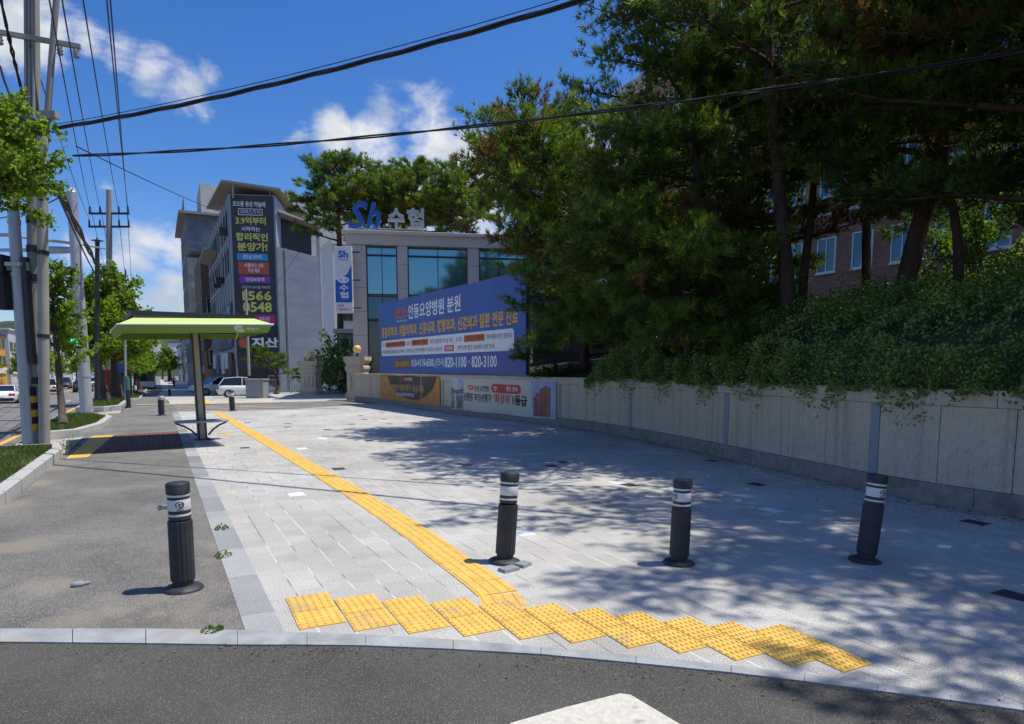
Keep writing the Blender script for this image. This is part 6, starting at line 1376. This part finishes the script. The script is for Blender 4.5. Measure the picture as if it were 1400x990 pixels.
# hanging sprigs over the coping
# pines
def TP(*pts): return [pt(px, py, z) for px, py, z in pts]
def based(px, z, *pts):
    p = pt(px, 400, z); 
    # ground height of the bed under it
    best = min((abs((wall_at(s)[0] - Vector((p.x, p.y, 0))).length), s) for s in np.linspace(0, WLEN, 120)); g = hill_z(best[0]) - .1
    return [Vector((p.x, p.y, g))] + [pt(a, c, zz) for a, c, zz in pts]
STREET = -RR
pine_tree('tall dark pine with a straight trunk above the middle of the hedge', based(1080, 12.6, (1076, 400, 12.6), (1066, 270, 12.7), (1054, 110, 12.7), (1046, -60, 12.8), (1040, -200, 12.8)), .17, 38, .55, 3.5, 21, STREET, .22, 1.05, .14, up=.0)
pine_tree('slim curved pine right beside the tall straight pine', based(1098, 14.2, (1098, 390, 14.2), (1108, 300, 14.2), (1118, 215, 14.2), (1150, 80, 14.2), (1165, -80, 14.0)), .11, 26, .52, 2.8, 22, STREET, .1, 1.0, .2, tone=(.0, .5))
pine_tree('thick pine with a trunk leaning right above the hedge, forked halfway', based(1236, 12.2, (1240, 385, 12.2), (1262, 290, 12.2), (1288, 205, 12.2), (1282, 60, 12.2), (1290, -150, 12.0)), .21, 36, .56, 3.3, 23, STREET, .15, 1.05, .12, tone=(.0, .5))
pine_tree('slender dark pine leaning left over the hedge near the right edge', based(1309, 11.6, (1310, 380, 11.6), (1306, 300, 11.6), (1284, 225, 11.9), (1240, 120, 12.0), (1225, -60, 12.0)), .10, 24, .5, 2.6, 24, None, 0, .9, .3, tone=(.0, .5))
pine_tree('pine at the right edge with dark sprays hanging into the upper corner', based(1500, 9.6, (1500, 360, 9.6), (1490, 200, 9.6), (1470, 20, 9.6), (1460, -230, 9.6)), .18, 34, .34, 3.2, 25, STREET, .25, 1.0, .1, tone=(.0, .5))
q = wall_at(s_of_px(1400) - 1.3); c = q[0] - q[1] * 2.7
pine_tree('tall pine outside the right edge that shades the front of the paving', [Vector((c.x, c.y, 1.6)), Vector((c.x + .1, c.y, 4.5)), Vector((c.x - .2, c.y + .3, 7.5)), Vector((c.x - .3, c.y + .2, 10.2))], .17, 58, .45, 4.5, 26, Vector((-.9, .1, 0)), .45, 1.15, .1, step=.24)
c = FC * 8.6 + RR * 10.2
pine_tree('second tall pine outside the right edge farther along the wall', [Vector((c.x, c.y, 2)), Vector((c.x, c.y, 5)), Vector((c.x - .2, c.y + .3, 8)), Vector((c.x - .3, c.y + .2, 11))], .17, 56, .42, 4.2, 126, -RR, .4, 1.15, .1, step=.24)
pine_tree('broad pine whose sprays hang over the right end of the blue board', based(850, 17.6, (846, 420, 17.6), (815, 330, 17.4), (765, 262, 17.2), (738, 225, 17.2), (728, 165, 17.4)), .15, 60, .14, 2.75, 27, STREET, .12, 1.2, .22, up=.18, low=(1.0, .75))
pine_tree('tall pine with bright sprays against the sky left of the pine group', based(965, 15.2, (950, 380, 14.8), (955, 240, 14.6), (952, 90, 14.6), (950, -60, 14.6), (950, -170, 14.6)), .17, 50, .30, 2.55, 28, STREET, .05, 1.1, .06, up=.1)
pine_tree('low pine with bright spreading branches above the left end of the hedge', based(945, 13.6, (940, 440, 13.6), (928, 400, 13.5), (900, 360, 13.2), (868, 325, 12.8), (850, 300, 12.6)), .11, 54, .10, 2.5, 29, STREET, .12, 1.15, .05, up=-.04)
pine_tree('crooked pine filling the gap behind the straight trunked pine', based(1010, 15.6, (1015, 380, 15.6), (1020, 250, 15.6), (1000, 90, 15.6), (1010, -80, 15.6)), .14, 38, .25, 3.0, 30, None, 0, 1.0, .22, tone=(.0, .5))
pine_tree('dark pine behind the leaning trunk near the brick building', based(1190, 16.5, (1185, 300, 16.5), (1200, 150, 16.5), (1190, -40, 16.5)), .13, 26, .45, 2.8, 31, None, 0, .95, .25, tone=(.0, .5))
pine_tree('tall pine at the back of the grove above the low bright pine', based(880, 20.5, (880, 300, 20.5), (886, 120, 20.5), (876, -60, 20.5)), .16, 40, .25, 3.0, 140, None, 0, .9, .12, .2, 9, .022, step=.26)
pine_tree('pine behind the right end of the blue board with brown dead sprays low down', based(800, 19.6, (799, 440, 19.6), (792, 330, 19.6), (778, 240, 19.7), (768, 165, 19.8)), .14, 64, .10, 2.45, 141, STREET, .1, 1.1, .26, up=.08, step=.2)
# background broadleaf trees, sunlit through the trunks
for k, (px, z, top, lb) in enumerate(((1010, 19.0, 170, 'light green broadleaf tree behind the tall straight pine'), (1330, 17.5, 200, 'light green broadleaf tree near the right edge before the brick wall'), (900, 20, 260, 'light green broadleaf tree behind the low bright pine'))):
    ginkgo(lb, based(px, z, (px, 380, z), (px + 8, 290, z), (px - 6, top - 60, z)), .09, 34, .15, 2.8, 40 + k, .10, 9, 'broad', 'bark', 'broadleaf trees behind the pines', 'broadleaf_tree', .25, .16, .2)
# low bushes on the bank
def bush(label, c, rx, ry, rz_, n, mat, seed, leaf=.05, name='shrub', tint=(.5, .2), group=None):
    r = random.Random(seed); t = thing(name, label, 'shrub', c, 0, group); P = []; D = []; T_ = []; b = MB()
    for k in range(9): d = rnd_unit(r); d.z = abs(d.z) + .3; b.tube([Vector((0, 0, -.1)), Vector((d.x * rx * .7, d.y * ry * .7, d.z * rz_ * .8))], [.02, .006], 5, cap=False)
    b.build('stems', M['twigs'], t)
    for _ in range(n):
        d = rnd_unit(r); d.z = abs(d.z) if r.random() < .85 else d.z * .3; q = r.uniform(.55, 1.05) * (1 + .16 * math.sin(d.x * 7 + d.z * 5) + .12 * math.sin(d.y * 9)); P.append((d.x * rx * q, d.y * ry * q, d.z * rz_ * q)); D.append(tuple(d + UP * .3)); T_.append(min(1, max(0, r.gauss(*tint))))
    leaves('foliage', np.array(P), np.array(D), M[mat], t, leaf, .7, np.array(T_), .7); return t
bush('bright yellow green bush at the foot of the slender right pine', pt(1335, 402, 13.5) - UP * .15, .9, .8, .55, 2500, 'ginkgo', 51)
bush('bright green bush lit by the sun between the pine trunks left of the centre', pt(1045, 405, 15.5) - UP * .3, .9, .8, .6, 2200, 'ginkgo', 52)
bush('dark rounded bush rising from the hedge at the right edge', pt(1400, 385, 10.5) - UP * .5, 1.2, .9, .85, 5200, 'hedge', 53)
bush('dark green bush rising from the hedge in front of the leaning pine', pt(1205, 402, 11.6) - UP * .5, 1.3, .9, .75, 5200, 'hedge', 54)
# dark juniper at the board's right end
c = wall_at(s_of_px(742)); c = c[0] - c[1] * .55; r = random.Random(9); t = thing('juniper', 'low dark juniper at the right foot of the blue board', 'shrub', (c.x, c.y, 1.25)); b = MB(); P = []; D = []
for k in range(46):
    az = r.uniform(0, 2 * PI); d = Vector((math.cos(az), math.sin(az), r.uniform(.1, .9))).normalized(); L_ = r.uniform(.45, .95); b.tube([(0, 0, 0), d * L_ * .6, d * L_ + UP * .08], [.015, .01, .004], 4, cap=False)
    for u in range(14): P.append(d * L_ * r.uniform(.3, 1.05) + rnd_unit(r) * .05); D.append(d + rnd_unit(r) * .5)
b.build('stems', M['bark'], t); needles('foliage', np.array([tuple(p) for p in P]), np.array([tuple(p) for p in D]), M['pine'], t, .09, 10, .014, .7, RNG.uniform(0, .3, len(P)))
# pines behind the glass building
def gpine(px, z, pts, label, seed, n=34, L=3.6, r0=.25, t0=.35, **kw):
    p = pt(px, 500, z); return pine_tree(label, [Vector((p.x, p.y, -.3))] + [pt(a, c, z) for a, c in pts], r0, n, t0, L, seed, None, 0, kw.pop('dens', .7), .03,   .28, 9, .034, up=.15, low=(1.0, .8), step=.42, **kw)
gpine(465, 48, ((464, 330), (460, 270), (468, 226)), 'spreading pine rising behind the left corner of the glass building', 61, 58, 3.4, t0=.30, dens=1.1)
gpine(520, 50, ((522, 330), (530, 280), (520, 240)), 'dense pine directly behind the blue roof letters', 162, 52, 3.6, t0=.32, dens=1.1)
gpine(575, 49, ((572, 330), (570, 290), (566, 236)), 'flat topped pine behind the grey roof letters', 62, 52, 3.8, t0=.35, dens=1.1)
gpine(640, 47, ((640, 330), (628, 280), (638, 240)), 'pine behind the glass building roof beside the broad front pine', 63, 52, 3.5, t0=.32, dens=1.1)
p = pt(505, 500, 43); bush('pale green bush peeping over the roof behind the blue letters', pt(512, 321, 41) - UP * .5, 1.6, 1, .8, 900, 'broad', 64, .2)
# small clipped pine by the banner building
p = pt(378, 537, 42.5); p.z = 0; pine_tree('small cloud pruned pine with a leaning trunk in front of the banner building', [p, pt(380, 520, 43), pt(372, 503, 43), pt(360, 488, 43), pt(352, 480, 43)], .12, 16, .35, 1.5, 66, None, 0, 1.0, .0, .18, 11, .028, name='pine_tree', step=.25, bare=.2)
t = thing('planter_wall', 'low grey green concrete box under the small clipped pine', 'planter', p0 := pt(352, 542.5, 40.3)); b = MB(); b.box((0, 0, .45), (1.05, .9, 1.1), -YAW); b.build('body', M['granite_dk'], t, bevel=.03); b = MB(); b.box((0, 0, 1.03), (1.15, 1.0, .07), -YAW); b.build('rim', M['conc'], t)
bush('leafy shrub with pale leaves beside the blade sign', pt(456, 500, 45) - UP * .6, 1.3, 1.2, 2.6, 900, 'broad', 67, .26); bush('dark shrub with hanging leaves behind the free standing gate pillar', pt(452, 517, 43.5) - UP * .4, 1.6, 1.2, 1.9, 1100, 'hedge', 68, .22)
bush('dark flat shrub in shade right of the banner building foot', pt(430, 508, 49) - UP * .5, 1.6, 1.3, 1.4, 900, 'hedge', 69, .22)
# ginkgo street trees
gb = pt(-70, 400, 9.6); ginkgo('near ginkgo with bright leafy branches over the concrete pole in the upper left', [Vector((gb.x, gb.y, .1)), pt(-58, 380, 9.6), pt(-40, 260, 9.6), pt(-30, 165, 9.6)], .12, 40, .60, 1.55, 71, .068, 12, step=.06, spread=.14, up=.15)
ginkgo('young ginkgo with a thin leaning trunk on the second grass bed', [gp(87, 588) + UP * .1, pt(83, 540, 18.2), pt(76, 460, 18.2), pt(72, 420, 18.2), pt(80, 372, 18.2)], .10, 30, .36, 1.12, 72, .09, 10, step=.085, spread=.16)
G = [(146, 555, 126, 462, 118, 400, 31.5, .20, 2.3), (159, 550, 156, 470, 160, 388, 33.5, .26, 2.4)]
for k, (bx_, by_, mx, my, tx, ty, z, r0, L_) in enumerate(G):
    p = pt(bx_, by_, z); p.z = gz(p.y); ginkgo(('ginkgo with a slanting trunk behind the pedestrian signal pole', 'ginkgo with the thickest upright trunk left of the shelter')[k], [p, p.lerp(pt(mx, my, z), .6), pt(mx, my, z), pt(tx, ty, z)], r0, 34, .42, L_ * 1.1, 73 + k, .15, 10, step=.12, spread=.28)
proto = None
YS = [40, 46, 52, 59, 66, 74, 83, 93, 104, 117, 132]
for k, yy in enumerate(YS):
    x = -2.05 + .15 * math.sin(k * 3); pos = Vector((x, yy, gz(yy) + .05)); lbs = 'ginkgo in the kerbside row, number of trunks beyond the thickest one'
    if proto is None: proto = ginkgo('ginkgo in the receding kerbside row of street trees beyond the shelter', [pos, pos + Vector((.1, .1, 1.8)), pos + Vector((0, -.1, 3.2)), pos + Vector((-.1, 0, 5.6))], .2, 30, .42, 2.4, 80, .19, 9, step=.16, spread=.32, group='receding row of ginkgo trees'); o_ = proto
    else: o_ = copy_tree(proto); o_.location = pos; o_.rotation_euler = (0, 0, k * 2.1); s_ = .9 + .2 * ((k * 37) % 10) / 10; o_.scale = (s_, s_, s_ * 1.02)
for k, (x, yy) in enumerate(((-21.5, 118), (-21.8, 150), (-21.5, 176), (-21.6, 205), (-21.4, 238), (-21.5, 275), (-21.5, 320))):
    o_ = copy_tree(proto); o_.location = (x, yy, gz(yy)); o_.rotation_euler = (0, 0, k * 1.7); o_.scale = (1.25, 1.25, 1.1); o_['label'] = 'street tree in the row on the opposite side of the road'; o_['group'] = 'trees across the road'
for k, (x, yy) in enumerate(((2.6, 205), (3.8, 240), (1.5, 275), (4, 310), (-2, 300))):
    o_ = copy_tree(proto); o_.location = (x, yy, gz(yy)); o_.rotation_euler = (0, 0, k * 2.7); o_.scale = (1.5, 1.5, 1.5); o_['label'] = 'dark leafy tree closing the far end of the street'; o_['group'] = 'trees at the far end of the street'
# red box between the trunks
p = pt(151, 546, 33.8); p.z = gz(p.y) + .1; t = thing('red_box', 'red rounded post box shape standing between two ginkgo trunks', 'post box', p); b = MB(); b.rrect(-.42, .35, .42, 1.5, .3, plane_fn((0, 0, 0), RR, UP, -FC), .2); b.rrect(-.42, .35, .42, 1.5, .3, plane_fn((0, 0, 0), RR, UP, -FC), -.2)
fnr = plane_fn((0, 0, 0), RR, UP, -FC); pp_ = []
for cx_, cy_, a0 in ((.12, .65, -90), (.12, 1.2, 0), (-.12, 1.2, 90), (-.12, .65, 180)):
    for k in range(5): a = R(a0 + 22.5 * k); pp_.append((cx_ + .3 * math.cos(a), cy_ + .3 * math.sin(a)))
b = MB(); n = len(pp_); b.add([fnr(x, y, .2) for x, y in pp_] + [fnr(x, y, -.2) for x, y in pp_], [tuple(range(n)), tuple(range(2 * n - 1, n - 1, -1))] + [(n + i, n + (i + 1) % n, (i + 1) % n, i) for i in range(n)]); b.build('body', M['red'], t)
b = MB(); b.tube([fnr(-.2, -.1, 0), fnr(-.2, .5, 0)], .04, 6); b.tube([fnr(.2, -.1, 0), fnr(.2, .5, 0)], .04, 6); b.build('leg', M['dark'], t)
# ------------------------------------------------------------ grass in the beds
def inpoly(x, y, P):
    c = False
    for i in range(len(P)):
        (x0, y0), (x1, y1) = P[i - 1], P[i]
        if (y0 > y) != (y1 > y) and x < (x1 - x0) * (y - y0) / (y1 - y0) + x0: c = not c
    return c
def grass(poly, n, h, z, ymax=1e9, w=.012):
    r = np.random.default_rng(4); xs = [p[0] for p in poly]; ys = [min(p[1], ymax) for p in poly]; P = []
    while len(P) < n:
        x, y = r.uniform(min(xs), max(xs)), r.uniform(min(ys), max(ys))
        if inpoly(x, y, poly) and r.random() < .55 + .45 * math.sin(x * 5 + 1) * math.sin(y * 2.1): P.append((x, y, gz(y) + z))
    P = np.array(P); d = unit(np.stack([r.normal(0, .5, n), r.normal(0, .5, n), np.ones(n)], 1)); s = unit(np.cross(d, unit(r.normal(size=(n, 3))))) * w / 2; l = h * r.uniform(.4, 1.3, (n, 1))
    V = np.stack([P - s, P + s, P + d * l], 1).reshape(-1, 3); o_ = npmesh('grass', V, 3, M['grass'], None, r.beta(2, 2.5, n)); tag(o_, 'short green grass growing in the kerbed bed', 'grass', kind='stuff')
grass(BED1, 16000, .09, .13); grass(BED2, 9000, .12, .11, w=.018); grass(BED3, 9000, .16, .1, 75, .035)
def weed(px, py, r_, label, n=60, h=.08):
    p = gp(px, py); r = np.random.default_rng(int(px)); t = thing('weed', label, 'weed', (p.x, p.y, .002), 0); a = r.uniform(0, 2 * PI, n); q = r_ * np.sqrt(r.random(n)); P = np.stack([q * np.cos(a), q * np.sin(a), r.uniform(.005, h, n) * (1.1 - q / r_)], 1); leaves('leaf', P, np.stack([np.cos(a) * .4, np.sin(a) * .4, np.ones(n)], 1), M['broad'], t, .024, .25, r.uniform(.1, .6, n))
weed(303, 724, .07, 'small green weed in the joint of the edge slabs, farther of two'); weed(305, 761, .08, 'small green weed in the joint of the edge slabs, nearer of two'); weed(290, 862, .065, 'flat weed in the granite border below the first bollard', 60, .03); weed(95, 612, .22, 'taller weed at the corner of the kerb by the red paving', 260, .35); weed(82, 615, .15, 'weed at the end of the front kerb', 120, .22)
# leaf litter along the wall foot
r = np.random.default_rng(8); n = 5200; s = r.uniform(1, WLEN - 6, n); d = np.minimum(r.exponential(.25, n) + .03, 2.2); P = np.array([tuple(wfn(a, .008, c)) for a, c in zip(s, d)])
M['litter'] = leafmat('fallen_leaves', [(0, (.05, .03, .018)), (.6, (.10, .06, .03)), (1, (.2, .14, .07))], .8, 0)
o_ = leaves('fallen_leaves', P, np.tile([0, 0, 1.0], (n, 1)), M['litter'], None, .034, 4, r.random(n), .5); tag(o_, 'dry fallen leaves and needles along the wall foot', 'litter', kind='stuff')

r = np.random.default_rng(21); n = 380; P = []
for _ in range(n):
    k = r.integers(0, len(BOTC) - 1); q = BOTC[k].lerp(BOTC[k + 1], r.random()); P.append((q.x + r.normal(0, .05), q.y - abs(r.exponential(.09)) - .01, .003))
o_ = leaves('grit', np.array(P), np.tile([0, 0, 1.0], (n, 1)), M['litter'], None, .016, 3, r.random(n), .8); tag(o_, 'grit and dry needles gathered along the granite border', 'litter', kind='stuff')
